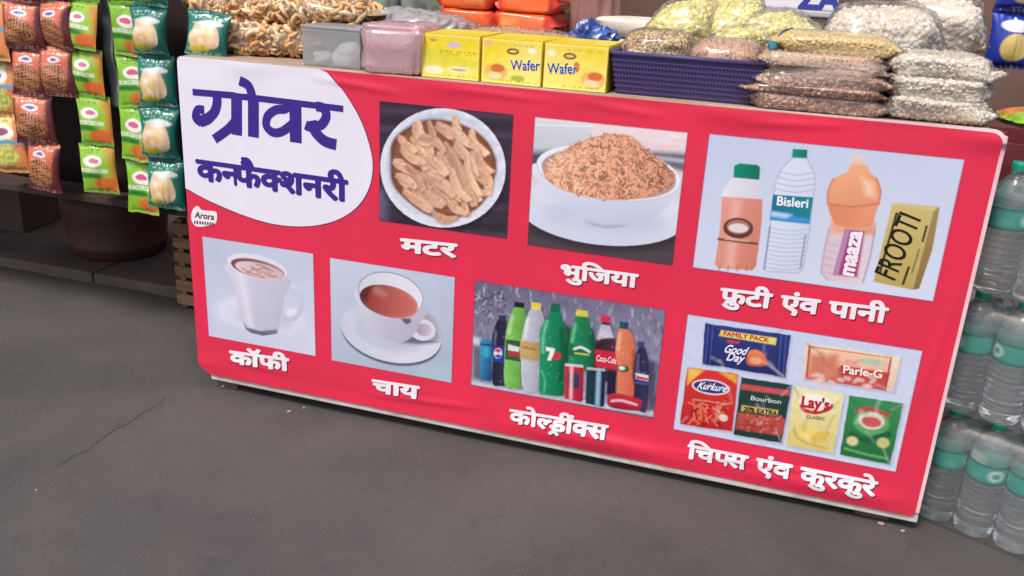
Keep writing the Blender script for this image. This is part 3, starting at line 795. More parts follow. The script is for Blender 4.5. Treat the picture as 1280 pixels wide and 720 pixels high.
# cold drinks
A = Art(570, 330, 3.0, (.804, 1.264, .159, .437), 640, (168, 164, 192))
A.poly([(40, 40), (800, 40), (800, 620), (40, 620)], (104, 100, 128), (168, 162, 190), (.2, 1))
for i in range(420):
    x = RX.uniform(50, 790); y = RX.uniform(60, 520); ln = RX.uniform(8, 34)
    q = (206, 202, 224) if RX.rand() < .45 else (74, 70, 98)
    A.line([(x, y), (x + RX.uniform(-6, 6), y + ln)], q, RX.uniform(2, 6), soft=4, a=.45)
for i in range(40):
    x = RX.uniform(62, 190); y = RX.uniform(75, 200) ; A.line([(x, y), (x + RX.uniform(-22, 22), y + RX.uniform(-18, 18))], (44, 42, 58) if i % 3 else (206, 204, 224), RX.uniform(2, 7), soft=3, a=.7)
for i in range(16):
    x = RX.uniform(740, 785); y = RX.uniform(190, 400); A.line([(x, y), (x + RX.uniform(-14, 14), y + 20)], (84, 80, 112), 6, soft=4, a=.6)
A.poly([(50, 436), (780, 560), (780, 640), (50, 640)], (196, 196, 212), soft=2); A.poly([(50, 452), (780, 580), (780, 640), (50, 640)], (120, 104, 116), soft=4)
A.poly([(60, 270), (90, 280), (86, 440), (60, 436)], (206, 210, 228), soft=10)
for x0, x1, y0, y1, q in [(62, 96, 300, 436, (70, 66, 90)), (196, 250, 250, 440, (34, 44, 40)), (300, 350, 210, 470, (60, 70, 66)), (402, 440, 230, 470, (22, 60, 48)), (500, 548, 280, 500, (40, 26, 40)), (584, 620, 290, 500, (70, 30, 40)), (656, 700, 330, 540, (46, 34, 62)), (720, 752, 360, 552, (60, 54, 84))]:
    A.poly([(x0, y0), (x1, y0 + 6), (x1, y1), (x0, y1 - 6)], q, soft=10, a=.85)
def bottle(pts, col, col2, hl=None, gd=(1, 0)):
    A.poly([(x + 5, y + 3) for x, y in pts], (26, 24, 40), smooth=True, soft=10, a=.6)
    A.poly(pts, col, col2, gd, smooth=True, soft=1.8)
    px_ = np.array(pts); cx_, cy_ = px_.mean(0)
    A.line([(px_[:, 0].max() - 6, cy_ - 40), (px_[:, 0].max() - 8, cy_ + 60)], tuple(np.array(col2) * .6), 9, soft=6, a=.6)
    for k in range(9): A.ell(RX.uniform(px_[:, 0].min() + 8, px_[:, 0].max() - 8), RX.uniform(px_[:, 1].min() + 40, px_[:, 1].max() - 10), 2.0, 2.6, 0, (220, 226, 232), soft=2.6, a=.28)
    if hl: A.line(hl[0], hl[1], hl[2], soft=5, smooth=True, a=.75)
A.poly([(92, 284), (100, 279), (130, 283), (136, 290), (136, 432), (128, 440), (96, 434), (90, 426)], (60, 150, 196), (20, 60, 110), (1, .2), soft=1.8); A.ell(112, 330, 14, 22, 0, (60, 170, 190), soft=6); A.line([(94, 300), (132, 304)], (16, 40, 70), 6, soft=3)
bottle([(160, 208), (188, 212), (192, 240), (196, 290), (190, 360), (186, 448), (166, 456), (138, 446), (138, 360), (136, 280), (146, 238)], (24, 24, 44), (52, 48, 74), ([(150, 250), (146, 300)], (120, 120, 150), 7))
A.poly([(162, 190), (190, 194), (188, 214), (160, 210)], (46, 52, 92), soft=1.8); A.poly([(138, 306), (186, 312), (184, 372), (138, 364)], (40, 60, 150), soft=2); A.ell(158, 334, 16, 20, 0, (225, 225, 238), soft=2); A.poly([(144, 324), (156, 314), (174, 326), (158, 332)], (200, 50, 70), soft=3); A.poly([(144, 344), (158, 338), (174, 344), (160, 354)], (30, 60, 160), soft=3)
bottle([(222, 160), (256, 165), (262, 190), (262, 240), (252, 300), (242, 360), (242, 458), (222, 466), (184, 452), (182, 360), (188, 260), (204, 195)], (136, 204, 104), (92, 158, 60), ([(212, 195), (200, 260)], (196, 232, 160), 10))
A.poly([(220, 140), (258, 146), (256, 165), (218, 160)], (30, 30, 32), soft=1.8); A.poly([(188, 282), (252, 290), (242, 366), (184, 356)], (50, 90, 54), soft=2); A.poly([(196, 300), (240, 312), (236, 330), (196, 322)], (226, 228, 226), soft=3); A.poly([(200, 326), (240, 330), (236, 346), (198, 344)], (190, 50, 60), soft=3)
bottle([(284, 168), (318, 172), (330, 200), (332, 250), (318, 320), (318, 470), (300, 480), (252, 466), (244, 360), (248, 270), (264, 205)], (206, 208, 216), (158, 160, 178), ([(270, 205), (262, 270)], (240, 240, 246), 10))
A.poly([(284, 142), (320, 147), (317, 172), (282, 168)], (232, 210, 80), soft=1.8); A.poly([(242, 284), (316, 294), (310, 366), (240, 354)], (206, 176, 116), (180, 146, 90), (1, 0), soft=2); A.line([(252, 312), (300, 320)], (150, 110, 60), 7, soft=4)
bottle([(520, 330), (536, 270), (544, 220), (576, 222), (590, 270), (606, 320), (604, 420), (560, 440), (520, 400)], (40, 26, 38), (84, 50, 62), ([(548, 230), (536, 280)], (214, 210, 222), 10))
A.poly([(544, 190), (580, 196), (577, 220), (540, 214)], (212, 50, 78), soft=1.8); A.poly([(528, 280), (546, 228), (578, 230), (592, 276)], (196, 194, 210), soft=4); A.poly([(520, 318), (606, 332), (604, 398), (520, 382)], (206, 40, 66), soft=2)
bottle([(614, 240), (648, 244), (664, 280), (672, 330), (662, 400), (668, 470), (658, 500), (604, 490), (596, 450), (606, 390), (598, 330), (604, 275)], (232, 140, 106), (206, 96, 66), ([(616, 260), (608, 320)], (244, 190, 160), 9))
A.poly([(614, 214), (650, 219), (646, 246), (612, 240)], (30, 84, 92), soft=1.8); A.ell(626, 392, 24, 14, 8, (52, 92, 60), soft=3); A.ell(622, 390, 12, 8, 8, (232, 220, 214), soft=3)
bottle([(688, 308), (706, 312), (720, 350), (724, 420), (716, 545), (690, 552), (672, 530), (672, 420), (676, 350)], (34, 32, 66), (60, 54, 92), ([(684, 340), (680, 400)], (120, 118, 160), 6))
A.poly([(682, 288), (708, 293), (706, 314), (680, 309)], (66, 66, 120), soft=1.8); A.poly([(674, 408), (722, 418), (720, 440), (674, 430)], (222, 220, 232), soft=3); A.poly([(676, 418), (720, 428), (720, 438), (676, 430)], (206, 50, 76), soft=3); A.line([(674, 444), (718, 450)], (60, 80, 160), 10, soft=3)
bottle([(452, 194), (494, 198), (500, 226), (520, 268), (516, 320), (514, 384), (480, 400), (424, 390), (424, 300), (430, 250), (444, 222)], (34, 146, 96), (10, 96, 62), ([(448, 226), (436, 290)], (130, 206, 166), 9))
A.poly([(452, 170), (496, 176), (493, 198), (450, 194)], (224, 206, 74), soft=1.8); A.poly([(428, 300), (514, 312), (512, 352), (424, 342)], (10, 110, 74), soft=2); A.line([(444, 318), (470, 312), (500, 328)], (230, 236, 220), 9, soft=3, smooth=True); A.line([(448, 334), (496, 340)], (206, 220, 90), 6, soft=3)
bottle([(356, 178), (390, 180), (402, 210), (416, 250), (418, 330), (410, 400), (408, 470), (396, 494), (340, 490), (312, 478), (314, 400), (314, 300), (318, 240), (340, 205)], (28, 152, 104), (4, 100, 66), ([(342, 214), (328, 270), (326, 330)], (120, 210, 168), 10))
A.poly([(358, 146), (392, 150), (390, 182), (354, 178)], (14, 104, 72), soft=1.8); A.line([(322, 400), (334, 440), (330, 480)], (90, 190, 140), 6, soft=4, smooth=True); A.line([(396, 250), (400, 330), (392, 440)], (8, 84, 58), 14, soft=8, smooth=True)
A.ell(378, 344, 17, 15, 0, (206, 50, 72), soft=2); A.poly([(338, 310), (372, 316), (370, 328), (356, 362), (342, 360), (354, 328), (338, 324)], (240, 240, 240), soft=1.6)
A.poly([(408, 374), (476, 380), (480, 392), (476, 512), (468, 518), (408, 504)], (206, 44, 66), (168, 28, 54), (1, 0), soft=1.8); A.poly([(420, 406), (464, 412), (462, 470), (420, 462)], (62, 54, 92), soft=4); A.poly([(428, 380), (440, 381), (436, 508), (426, 506)], (232, 190, 196), soft=5); A.poly([(410, 372), (476, 378), (478, 388), (410, 382)], (206, 206, 216), soft=2)
A.poly([(490, 388), (558, 394), (562, 404), (556, 532), (548, 536), (486, 522)], (26, 60, 62), (24, 34, 66), (1, 0), soft=1.8); A.poly([(528, 392), (544, 394), (538, 532), (522, 530)], (146, 186, 206), soft=5); A.poly([(490, 386), (558, 392), (560, 402), (490, 396)], (180, 186, 196), soft=2)
A.poly([(566, 400), (604, 404), (600, 500), (564, 490)], (30, 26, 60), soft=5)
A.poly([(572, 492), (610, 486), (690, 508), (694, 530), (684, 550), (620, 546), (572, 532)], (198, 40, 66), (160, 26, 50), (0, 1), smooth=True, soft=2); A.line([(584, 514), (620, 512), (676, 528)], (232, 190, 200), 9, soft=4, smooth=True)
A.text('Coca-Cola', (526, 362), (600, 374), 22, (244, 226, 230), .02)
A.noise(.05, 140, 9); A.noise(.05, 420, 12)
A.build('cold_drink_picture', (90, 50, 90))

# biscuits and chips
A = Art(830, 380, 2.769, (1.3135, 1.807, .142, .435), 640, (208, 216, 238))
A.poly([(0, 0), (1000, 0), (1000, 640), (0, 640)], (202, 212, 238), (212, 218, 236), (.3, 1))
PK = []
def print_packet(P, col, col2, gd=(0, 1)):
    PK.append(P)
    A.poly([(x + 5, y + 6) for x, y in P], (150, 156, 186), soft=8, a=.7)
    n = len(P); Q = []
    for i in range(n):
        a_, b_ = np.array(P[i], float), np.array(P[(i + 1) % n], float)
        for t in np.arange(0, 1, .12): Q.append(tuple(a_ + (b_ - a_) * t + RX.uniform(-1.6, 1.6, 2)))
    A.poly(Q, col, col2, gd, soft=1.6)
print_packet([(142, 66), (438, 108), (418, 254), (132, 206)], (52, 62, 132), (36, 42, 104))
for x0, x1 in ((142, 182), (394, 436)):
    for i in range(5):
        x = x0 + i * (x1 - x0) / 5; A.line([(x + 4, 72 + (x - 142) * .14), (x - 8, 208 + (x - 132) * .16)], (84, 96, 170) if i % 2 else (28, 32, 84), 4, soft=3, a=.7)
A.poly([(198, 90), (390, 118), (386, 142), (190, 110)], (238, 218, 116), soft=2)
A.text('FAMILY PACK', (206, 108), (362, 132), 15, (196, 60, 50), .03)
A.text('Good', (206, 166), (280, 176), 27, (240, 236, 244), .03, .15); A.text('Day', (216, 194), (272, 202), 27, (240, 236, 244), .03, .15)
A.poly([(292, 168), (316, 158), (344, 172), (358, 206), (330, 216), (288, 208)], (236, 140, 92), (206, 92, 56), (0, 1), smooth=True, soft=3); A.ell(318, 196, 22, 12, 8, (246, 186, 150), soft=4, a=.7); A.poly([(220, 124), (262, 130), (258, 138), (218, 133)], (206, 70, 76), soft=3)
print_packet([(488, 134), (818, 182), (794, 304), (482, 258)], (246, 222, 196), (234, 196, 176))
A.poly([(500, 146), (786, 186), (766, 296), (492, 256)], (246, 206, 170), (232, 150, 130), (0, 1), soft=2)
A.poly([(612, 212), (782, 238), (766, 296), (560, 264)], (186, 40, 44), (206, 90, 84), (.3, 1), soft=4)
A.line([(504, 150), (494, 252)], (176, 50, 60), 7, soft=2); A.line([(500, 146), (786, 186)], (206, 110, 100), 4, soft=2); A.line([(786, 186), (766, 296)], (176, 50, 60), 6, soft=2); A.line([(494, 256), (766, 296)], (196, 70, 76), 6, soft=3)
A.poly([(506, 176), (600, 176), (610, 262), (502, 250)], (214, 130, 104), soft=12); A.poly([(690, 186), (760, 196), (756, 214), (684, 206)], (170, 206, 176), soft=6); A.poly([(625, 192), (670, 198), (668, 214), (622, 208)], (236, 160, 150), soft=5)
for i in range(16): A.ell(RX.uniform(510, 750), RX.uniform(244, 288), 14, 7, RX.uniform(-40, 40), (238, 206, 196), soft=4, a=.7)
A.text('Parle-G', (620, 238), (752, 256), 26, (248, 236, 226), .03)
print_packet([(82, 218), (258, 242), (236, 442), (54, 416)], (220, 56, 50), (190, 36, 44))
A.poly([(84, 220), (140, 228), (100, 262), (80, 280)], (240, 190, 80), soft=5); A.poly([(190, 236), (256, 244), (250, 276)], (236, 170, 70), soft=5)
for i in range(44):
    x = RX.uniform(84, 218); y = RX.uniform(330, 418); t = RX.uniform(0, 3.1); A.line([(x - 14 * math.cos(t), y - 14 * math.sin(t)), (x + 14 * math.cos(t), y + 14 * math.sin(t))], (232, 120, 84) if i % 3 else (150, 24, 32), 6, soft=2)
A.ell(205, 394, 16, 12, 20, (240, 214, 190), soft=3); A.ell(162, 288, 66, 26, 8, (232, 226, 240), soft=2); A.ell(162, 288, 60, 21, 8, (44, 52, 120), soft=2); A.text('Kurkure', (114, 292), (212, 304), 24, (244, 240, 246), .02, .12)
A.line([(100, 330), (220, 346)], (240, 170, 150), 5, soft=3, a=.7)
print_packet([(268, 254), (444, 280), (406, 482), (240, 452)], (34, 66, 62), (28, 58, 56))
A.poly([(270, 276), (436, 300), (434, 318), (266, 296)], (206, 80, 88), soft=3); A.text('Bourbon', (300, 332), (404, 346), 15, (206, 206, 206), .02)
A.poly([(270, 350), (396, 368), (392, 388), (266, 370)], (206, 180, 100), soft=3); A.text('20% EXTRA', (276, 370), (390, 386), 15, (60, 40, 30), .03)
A.poly([(258, 376), (420, 398), (408, 458), (246, 434)], (196, 84, 72), (170, 64, 58), (0, 1), soft=3)
for i in range(60): A.ell(RX.uniform(262, 405), RX.uniform(384, 448), 4, 4, 0, (150, 56, 50) if i % 2 else (222, 120, 100), soft=3)
print_packet([(448, 284), (624, 312), (586, 516), (424, 490)], (240, 232, 176), (220, 202, 120))
A.ell(524, 340, 58, 33, 8, (246, 236, 190), soft=2); A.poly([(470, 346), (480, 372), (530, 382), (578, 366), (582, 346), (540, 370), (490, 362)], (200, 44, 56), smooth=True, soft=2); A.ell(524, 338, 54, 26, 8, (250, 246, 236), soft=2)
A.text("Lay's", (476, 354), (570, 366), 36, (190, 34, 52), .04); A.text('CLASSIC', (494, 394), (556, 402), 10, (120, 110, 80), .02)
A.ell(505, 452, 46, 24, 20, (238, 214, 120), soft=4); A.ell(540, 462, 34, 20, -20, (226, 190, 90), soft=4); A.line([(450, 430), (470, 470), (560, 500)], (196, 170, 90), 6, soft=4, smooth=True)
print_packet([(642, 316), (828, 344), (782, 556), (608, 520)], (58, 142, 84), (34, 108, 60))
A.ell(718, 410, 62, 44, 8, (90, 170, 100), soft=5); A.ell(718, 404, 46, 30, 8, (228, 214, 196), soft=3); A.ell(718, 408, 34, 18, 8, (206, 90, 92), soft=4)
A.line([(668, 372), (714, 362), (776, 386)], (206, 66, 72), 13, soft=3, smooth=True); A.line([(650, 450), (700, 470), (776, 450)], (24, 96, 54), 20, soft=5, smooth=True)
A.ell(652, 474, 20, 16, 10, (222, 206, 150), soft=4); A.ell(758, 480, 22, 18, 10, (200, 196, 130), soft=4); A.line([(626, 500), (700, 520), (770, 534)], (106, 180, 110), 8, soft=4, smooth=True)
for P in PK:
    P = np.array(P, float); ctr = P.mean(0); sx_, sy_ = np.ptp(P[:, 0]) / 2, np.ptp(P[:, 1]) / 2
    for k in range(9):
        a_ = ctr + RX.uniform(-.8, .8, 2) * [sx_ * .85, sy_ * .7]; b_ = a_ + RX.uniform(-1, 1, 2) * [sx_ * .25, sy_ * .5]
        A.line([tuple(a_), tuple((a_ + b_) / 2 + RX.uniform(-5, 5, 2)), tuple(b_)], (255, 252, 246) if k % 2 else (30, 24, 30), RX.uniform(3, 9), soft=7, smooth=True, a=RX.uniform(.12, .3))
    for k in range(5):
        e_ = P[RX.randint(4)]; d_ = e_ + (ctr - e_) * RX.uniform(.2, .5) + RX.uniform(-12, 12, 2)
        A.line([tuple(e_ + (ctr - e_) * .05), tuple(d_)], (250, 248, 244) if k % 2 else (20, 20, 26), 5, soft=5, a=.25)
A.noise(.02, 150, 10); A.noise(.03, 420, 11)
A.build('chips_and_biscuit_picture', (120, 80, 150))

# ------------------------------------------------------------------ shapes for goods
def blob(w, d, h, seed, e=.55, amp=.05, freq=3.0, nu=44, nv=24, ends=0.0, fine=0.0):
    """a soft filled bag lying on z = 0; e small = boxier; ends > 0 draws both ends in x to a flat crimp"""
    V = []
    u = np.linspace(-math.pi, math.pi, nu, endpoint=False); v = np.linspace(-math.pi / 2, math.pi / 2, nv + 1)
    sp = lambda a, p: np.sign(a) * np.abs(a) ** p
    Ug, Vg = np.meshgrid(u, v)
    x = sp(np.cos(Vg), e) * sp(np.cos(Ug), e); y = sp(np.cos(Vg), e) * sp(np.sin(Ug), e); z = sp(np.sin(Vg), e)
    P = np.stack([x, y, z], -1)
    n = sn(P, freq, seed)[..., None] * amp + (sn(P, freq * 3.2, seed + 1)[..., None] * amp * .45) + (sn(P, freq * 9, seed + 2)[..., None] * fine)
    P = P * (1 + n)
    if ends > 0:
        k = np.clip(1 - ((np.abs(P[..., 0]) - (1 - ends)) / ends).clip(0, 1) ** 1.3, .05, 1)
        P[..., 2] = P[..., 2] * k; P[..., 0] *= 1 + .18 * (1 - k)
    Q = P * np.array([w / 2, d / 2, h / 2]); Q[..., 2] += h / 2
    Q[..., 2] = np.maximum(Q[..., 2], 0.0008 + .0004 * Q[..., 2])
    V = Q.reshape(-1, 3); F = []
    for j in range(nv):
        for i in range(nu):
            i2 = (i + 1) % nu; F.append((j * nu + i, j * nu + i2, (j + 1) * nu + i2, (j + 1) * nu + i))
    return V, F

def rotm(rs_, n):
    q = rs_.normal(size=(n, 4)); q /= np.linalg.norm(q, axis=1)[:, None]; a, b, cc, d = q.T
    return np.stack([np.stack([1 - 2 * (cc * cc + d * d), 2 * (b * cc - a * d), 2 * (b * d + a * cc)], -1),
                     np.stack([2 * (b * cc + a * d), 1 - 2 * (b * b + d * d), 2 * (cc * d - a * b)], -1),
                     np.stack([2 * (b * d - a * cc), 2 * (cc * d + a * b), 1 - 2 * (b * b + cc * cc)], -1)], 1)

def piece(kind):
    if kind == 'curl':
        return tube([(math.cos(t) * 1.0, math.sin(t) * 1.0, .3 * t) for t in np.linspace(0, 3.6, 6)], [.2, .34, .38, .38, .34, .2], 6)
    if kind == 'stick':
        return tube([(-1.5, 0, 0), (-.5, .12, 0), (.5, .1, .1), (1.5, -.1, 0)], [.2, .26, .26, .2], 5)
    if kind == 'flake':
        V, F = lathe([(.12, -.12), (1.0, -.1), (1.0, .1), (.12, .16)], 7); V[:, 2] += .35 * (V[:, 0] ** 2 - .4); return V, F
    V, F = lathe([(.2, -.92), (.75, -.6), (1.0, 0), (.72, .62), (.2, .95)], 7)       # puff or grain
    V *= 1 + .22 * sn(V, 3.0, 77)[:, None]; return V, F

def scatter(VF, kind, n, size, cols, seed, sink=.3, jit=.35, zmin=.0, stretch=(1, 1, 1)):
    """n small pieces lying against the inside of a bag's skin"""
    rs_ = np.random.RandomState(seed); V, F = VF; F4 = np.array([f for f in F if len(f) == 4])
    a, b, cc, d = (V[F4[:, i]] for i in range(4)); ar = np.linalg.norm(np.cross(cc - a, d - b), axis=1) / 2
    cen = (a + b + cc + d) / 4
    nn = np.cross(cc - a, d - b); ny = nn[:, 1] / (np.linalg.norm(nn, axis=1) + 1e-12)
    ar = ar * (cen[:, 2] >= zmin) * (np.abs(cen[:, 0]) < .90 * np.abs(cen[:, 0]).max()) * np.where(ny > .35, .25, 1 + 2.2 * np.clip(-ny, 0, 1)); idx = rs_.choice(len(F4), n, p=ar / ar.sum())
    s, t = rs_.rand(n, 1), rs_.rand(n, 1)
    P = (a[idx] * (1 - s) + b[idx] * s) * (1 - t) + (d[idx] * (1 - s) + cc[idx] * s) * t
    N = np.cross(cc[idx] - a[idx], d[idx] - b[idx]); N /= np.linalg.norm(N, axis=1)[:, None] + 1e-12
    P = P - N * size * sink
    pv_, pf = piece(kind); pv_ = pv_ * np.array(stretch); R_ = rotm(rs_, n); sz = size * rs_.uniform(1 - jit, 1 + jit, n)
    VV = np.einsum('nij,kj->nki', R_, pv_) * sz[:, None, None] + P[:, None, :]
    VV[..., 2] = np.maximum(VV[..., 2], .0005)
    k = len(pv_); FF = [[q + i * k for q in f] for i in range(n) for f in pf]
    cols = np.array([c(*q) for q in cols]); ci = cols[rs_.randint(len(cols), size=n)] * rs_.uniform(.8, 1.15, (n, 1))
    CC = np.repeat(ci, k, axis=0)
    return VV.reshape(-1, 3), FF, np.clip(CC, 0, 1)

def snack_bag(name, label, cat, loc, rz, dims, kind, n, size, cols, core, seed, e=.6, amp=.07, ends=.25, film=None, group=None, freq=3.0, stretch=(1, 1, 1), fine=0.0, tilt=(0, 0), dens=2.0):
    t = thing(name, label, cat, loc, rz, group)
    t.rotation_euler = (tilt[0], tilt[1], rz)
    w, d, h = dims
    VF = blob(w, d, h, seed, e, amp, freq, ends=ends, fine=fine)
    inner = (VF[0] * np.array([.965, .965, .96]), VF[1])
    col = np.clip(np.tile(c(*core), (len(inner[0]), 1)) * (1 + .12 * sn(inner[0], 60, seed + 5))[:, None], 0, 1)
    o = part('filling', inner, SNACK, t, col=col)
    if n:
        n = int(n * dens)
        v, f, cc = scatter(inner, kind, n, size, cols, seed, zmin=h * .06, stretch=stretch, sink=.75 if kind in ('stick', 'flake') else .3)
        s_ = part('snack_pieces', (v, f), SNACK, t, col=cc); s_['kind'] = 'stuff'
    sk = blob(w * 1.02, d * 1.03, h * 1.035, seed, e, amp, freq, nu=60, nv=34, ends=ends, fine=.018)
    part('clear_bag', sk, film or FILM, t)
    return t

def packet(fn, w, h, d, seed, nx=44, nz=60, boxy=False):
    """a crimped pillow packet hanging in the xz plane, top edge at z = 0, printed front towards -y"""
    Uu, Vv_ = np.meshgrid(np.linspace(-1, 1, nx + 1), np.linspace(0, 1, nz + 1))
    vv = np.clip((Vv_ - .06) / .88, 0, 1); bul = np.clip(np.sin(math.pi * vv), 0, 1) ** (.28 if boxy else .55)
    th = d / 2 * (1 - np.abs(Uu) ** (7 if boxy else 2.4)).clip(0, 1) ** (.5 if boxy else .6) * bul
    P = np.stack([Uu, Vv_ * 1.4], -1)
    th = th * (1 + .16 * sn(P, 5, seed)) + .0022 * sn(P * [3, .6], 7, seed + 1) * (1 - np.abs(Uu)) * (1 - bul * .6)
    x = Uu * w / 2 * (1 - .07 * bul * np.abs(Uu)) + .002 * sn(P, 4, seed + 2)
    z = -Vv_ * h + .0015 * sn(P, 6, seed + 3)
    yb = .004 * sn(P * [.6, .8], 3, seed + 4)
    fr = np.stack([x, yb - th, z], -1).reshape(-1, 3); bk = np.stack([x, yb + th * .8 + .0006, z], -1).reshape(-1, 3)
    F = grid(nx, nz); n = len(fr)
    F = [tuple(reversed(f)) for f in F] + [tuple(i + n for i in f) for f in F]
    cf = fn((Uu + 1) / 2, Vv_); cb = fn((Uu + 1) / 2, Vv_) * .5 + .1
    return np.concatenate([fr, bk]), F, np.clip(np.concatenate([cf.reshape(-1, 3), cb.reshape(-1, 3)]), 0, 1)

def lay(base, a, col):
    return base * (1 - a[..., None]) + np.asarray(col) * a[..., None]
def sstep(d, s=.03): return np.clip(d / s + .5, 0, 1)
def ellm(U, V, cx, cy, rx, ry, s=.12): return np.clip((1 - np.sqrt(((U - cx) / rx) ** 2 + ((V - cy) / ry) ** 2)) / s + .5, 0, 1)

def type_rows(b, U, V, rows, seed, col, u0=.12, u1=.88):
    """rows of tiny printed type, too small to read"""
    rs_ = np.random.RandomState(seed)
    for v0, hh in rows:
        f1, f2, p1 = rs_.uniform(60, 90), rs_.uniform(20, 34), rs_.uniform(0, 6)
        m_ = sstep(hh / 2 - np.abs(V - v0), .012) * (np.sin(U * f1 + p1) > -.3) * (np.sin(U * f2 + p1 * 2) > -.75) * (U > u0) * (U < u1)
        b = lay(b, m_ * .8, col)
    return b
def f_brown(U, V):
    P = np.stack([U, V], -1)
    b = np.tile(c(214, 112, 82), U.shape + (1,)); b = lay(b, sstep(V - .62 - .2 * np.abs(U - .5)), c(120, 48, 44))
    b = lay(b, sstep(np.abs(U - .5) - .40 + .1 * V, .08), c(104, 40, 44)); b = lay(b, ellm(U, V, .46, .64, .40, .30), c(150, 92, 62))
    g = sn(P, 60, 4); b = lay(b, ellm(U, V, .46, .64, .37, .275) * sstep(g, .8), c(196, 136, 92)); b = lay(b, ellm(U, V, .46, .64, .37, .275) * sstep(-g - .4, .6), c(96, 50, 36))
    b = lay(b, ellm(U, V, .5, .24, .20, .065), c(240, 226, 226)); b = lay(b, ellm(U, V, .5, .24, .12, .03), c(90, 110, 170)); b = lay(b, sstep(.07 - V), c(228, 150, 120))
    b = type_rows(b, U, V, [(.13, .022), (.34, .018), (.93, .02)], 3, c(250, 226, 206))
    return b
def f_yellow(U, V):
    P = np.stack([U, V], -1)
    b = np.tile(c(238, 220, 130), U.shape + (1,)); b = lay(b, sstep(U - .72 + .1 * V, .1), c(226, 140, 84)); b = lay(b, sstep(V - .86), c(220, 150, 90))
    b = lay(b, ellm(U, V, .45, .30, .30, .13), c(244, 240, 240)); b = lay(b, ellm(U, V, .42, .30, .18, .06), c(150, 90, 110)); b = lay(b, sstep(.035 - np.abs(V - .47), .02), c(110, 160, 190))
    b = lay(b, ellm(U, V, .45, .70, .36, .16), c(176, 186, 84)); b = lay(b, ellm(U, V, .45, .70, .34, .15) * sstep(sn(P, 40, 9), .8), c(222, 214, 120)); b = lay(b, sstep(.06 - V), c(236, 190, 110))
    b = type_rows(b, U, V, [(.13, .025), (.53, .02), (.9, .02)], 4, c(120, 60, 60))
    return b
def f_green(U, V):
    b = np.tile(c(150, 200, 62), U.shape + (1,)); b = lay(b, sstep(U - .62 - .25 * np.sin(V * 3), .2), c(206, 150, 60)); b = lay(b, ellm(U, V, .70, .80, .34, .15, .4), c(222, 112, 48))
    b = lay(b, ellm(U, V, .40, .34, .27, .115), c(246, 240, 240)); b = lay(b, ellm(U, V, .44, .33, .15, .05), c(206, 120, 130)); b = lay(b, sstep(.038 - np.abs(V - .53), .02) * sstep(.8 - U), c(226, 238, 206)); b = lay(b, sstep(.06 - np.abs(V - .64), .03) * sstep(.6 - U, .2), c(60, 140, 50))
    b = lay(b, sstep(.06 - V), c(120, 180, 50)); b = lay(b, sstep(V - .93), c(110, 160, 46))
    b = type_rows(b, U, V, [(.12, .03), (.17, .014), (.53, .02), (.64, .035)], 5, c(30, 100, 40), .1, .62)
    return b
def f_green2(U, V):
    b = np.tile(c(138, 192, 50), U.shape + (1,)); b = lay(b, sstep(U - .75, .2), c(170, 206, 80)); b = lay(b, ellm(U, V, .72, .82, .36, .14, .5), c(216, 120, 52))
    b = lay(b, ellm(U, V, .52, .34, .30, .12), c(246, 236, 240)); b = lay(b, ellm(U, V, .50, .33, .18, .055), c(214, 90, 120)); b = lay(b, sstep(.035 - np.abs(V - .52), .02), c(220, 236, 210)); b = lay(b, sstep(.05 - np.abs(V - .63), .03) * sstep(.7 - U, .2), c(50, 130, 54))
    b = lay(b, sstep(.06 - V), c(110, 170, 46))
    b = type_rows(b, U, V, [(.12, .03), (.17, .014), (.52, .02), (.63, .03), (.94, .018)], 6, c(26, 96, 44), .12, .7)
    return b
def f_teal(U, V):
    P = np.stack([U, V], -1)
    b = np.tile(c(18, 134, 108), U.shape + (1,)); b = lay(b, sstep(U - .8, .15), c(8, 88, 78)); b = lay(b, sstep(.2 - V, .2), c(10, 106, 92))
    e_ = ellm(U + .06 * sn(P, 9, 5), V + .05 * sn(P, 9, 6), .42, .60, .36, .32, .06); b = lay(b, e_, c(236, 204, 170)); b = lay(b, e_ * sstep(sn(P, 14, 3) + V * 1.2 - 1.0, .8), c(222, 184, 122)); b = lay(b, e_ * sstep(sn(P, 26, 13) - .8, .4) * .6, c(250, 232, 206)); b = lay(b, ellm(U, V, .36, .86, .26, .07, .4), c(206, 196, 70))
    b = lay(b, ellm(U, V, .55, .30, .28, .07, .4), c(226, 228, 226)); b = lay(b, ellm(U, V, .3, .5, .07, .05), c(250, 236, 214))
    b = type_rows(b, U, V, [(.13, .03), (.19, .016), (.29, .03), (.94, .02)], 7, c(226, 240, 230), .14, .9)
    return b
def f_blue(U, V):
    b = np.tile(c(40, 62, 168), U.shape + (1,)); b = lay(b, ellm(U, V, .55, .62, .30, .24), c(224, 196, 116)); b = lay(b, ellm(U, V, .5, .26, .32, .10), c(236, 232, 240)); b = lay(b, sstep(V - .88), c(26, 40, 120))
    return b
def f_orange(U, V):
    P = np.stack([U, V], -1)
    b = np.tile(c(240, 106, 44), U.shape + (1,)); b = lay(b, sstep(np.abs(U - .5) - .36, .06), c(224, 72, 40)); b = lay(b, ellm(U, V, .5, .5, .3, .34), c(250, 150, 66)); b = lay(b, sstep(sn(P, 9, 2) - .7, .5), c(250, 176, 110))
    return b

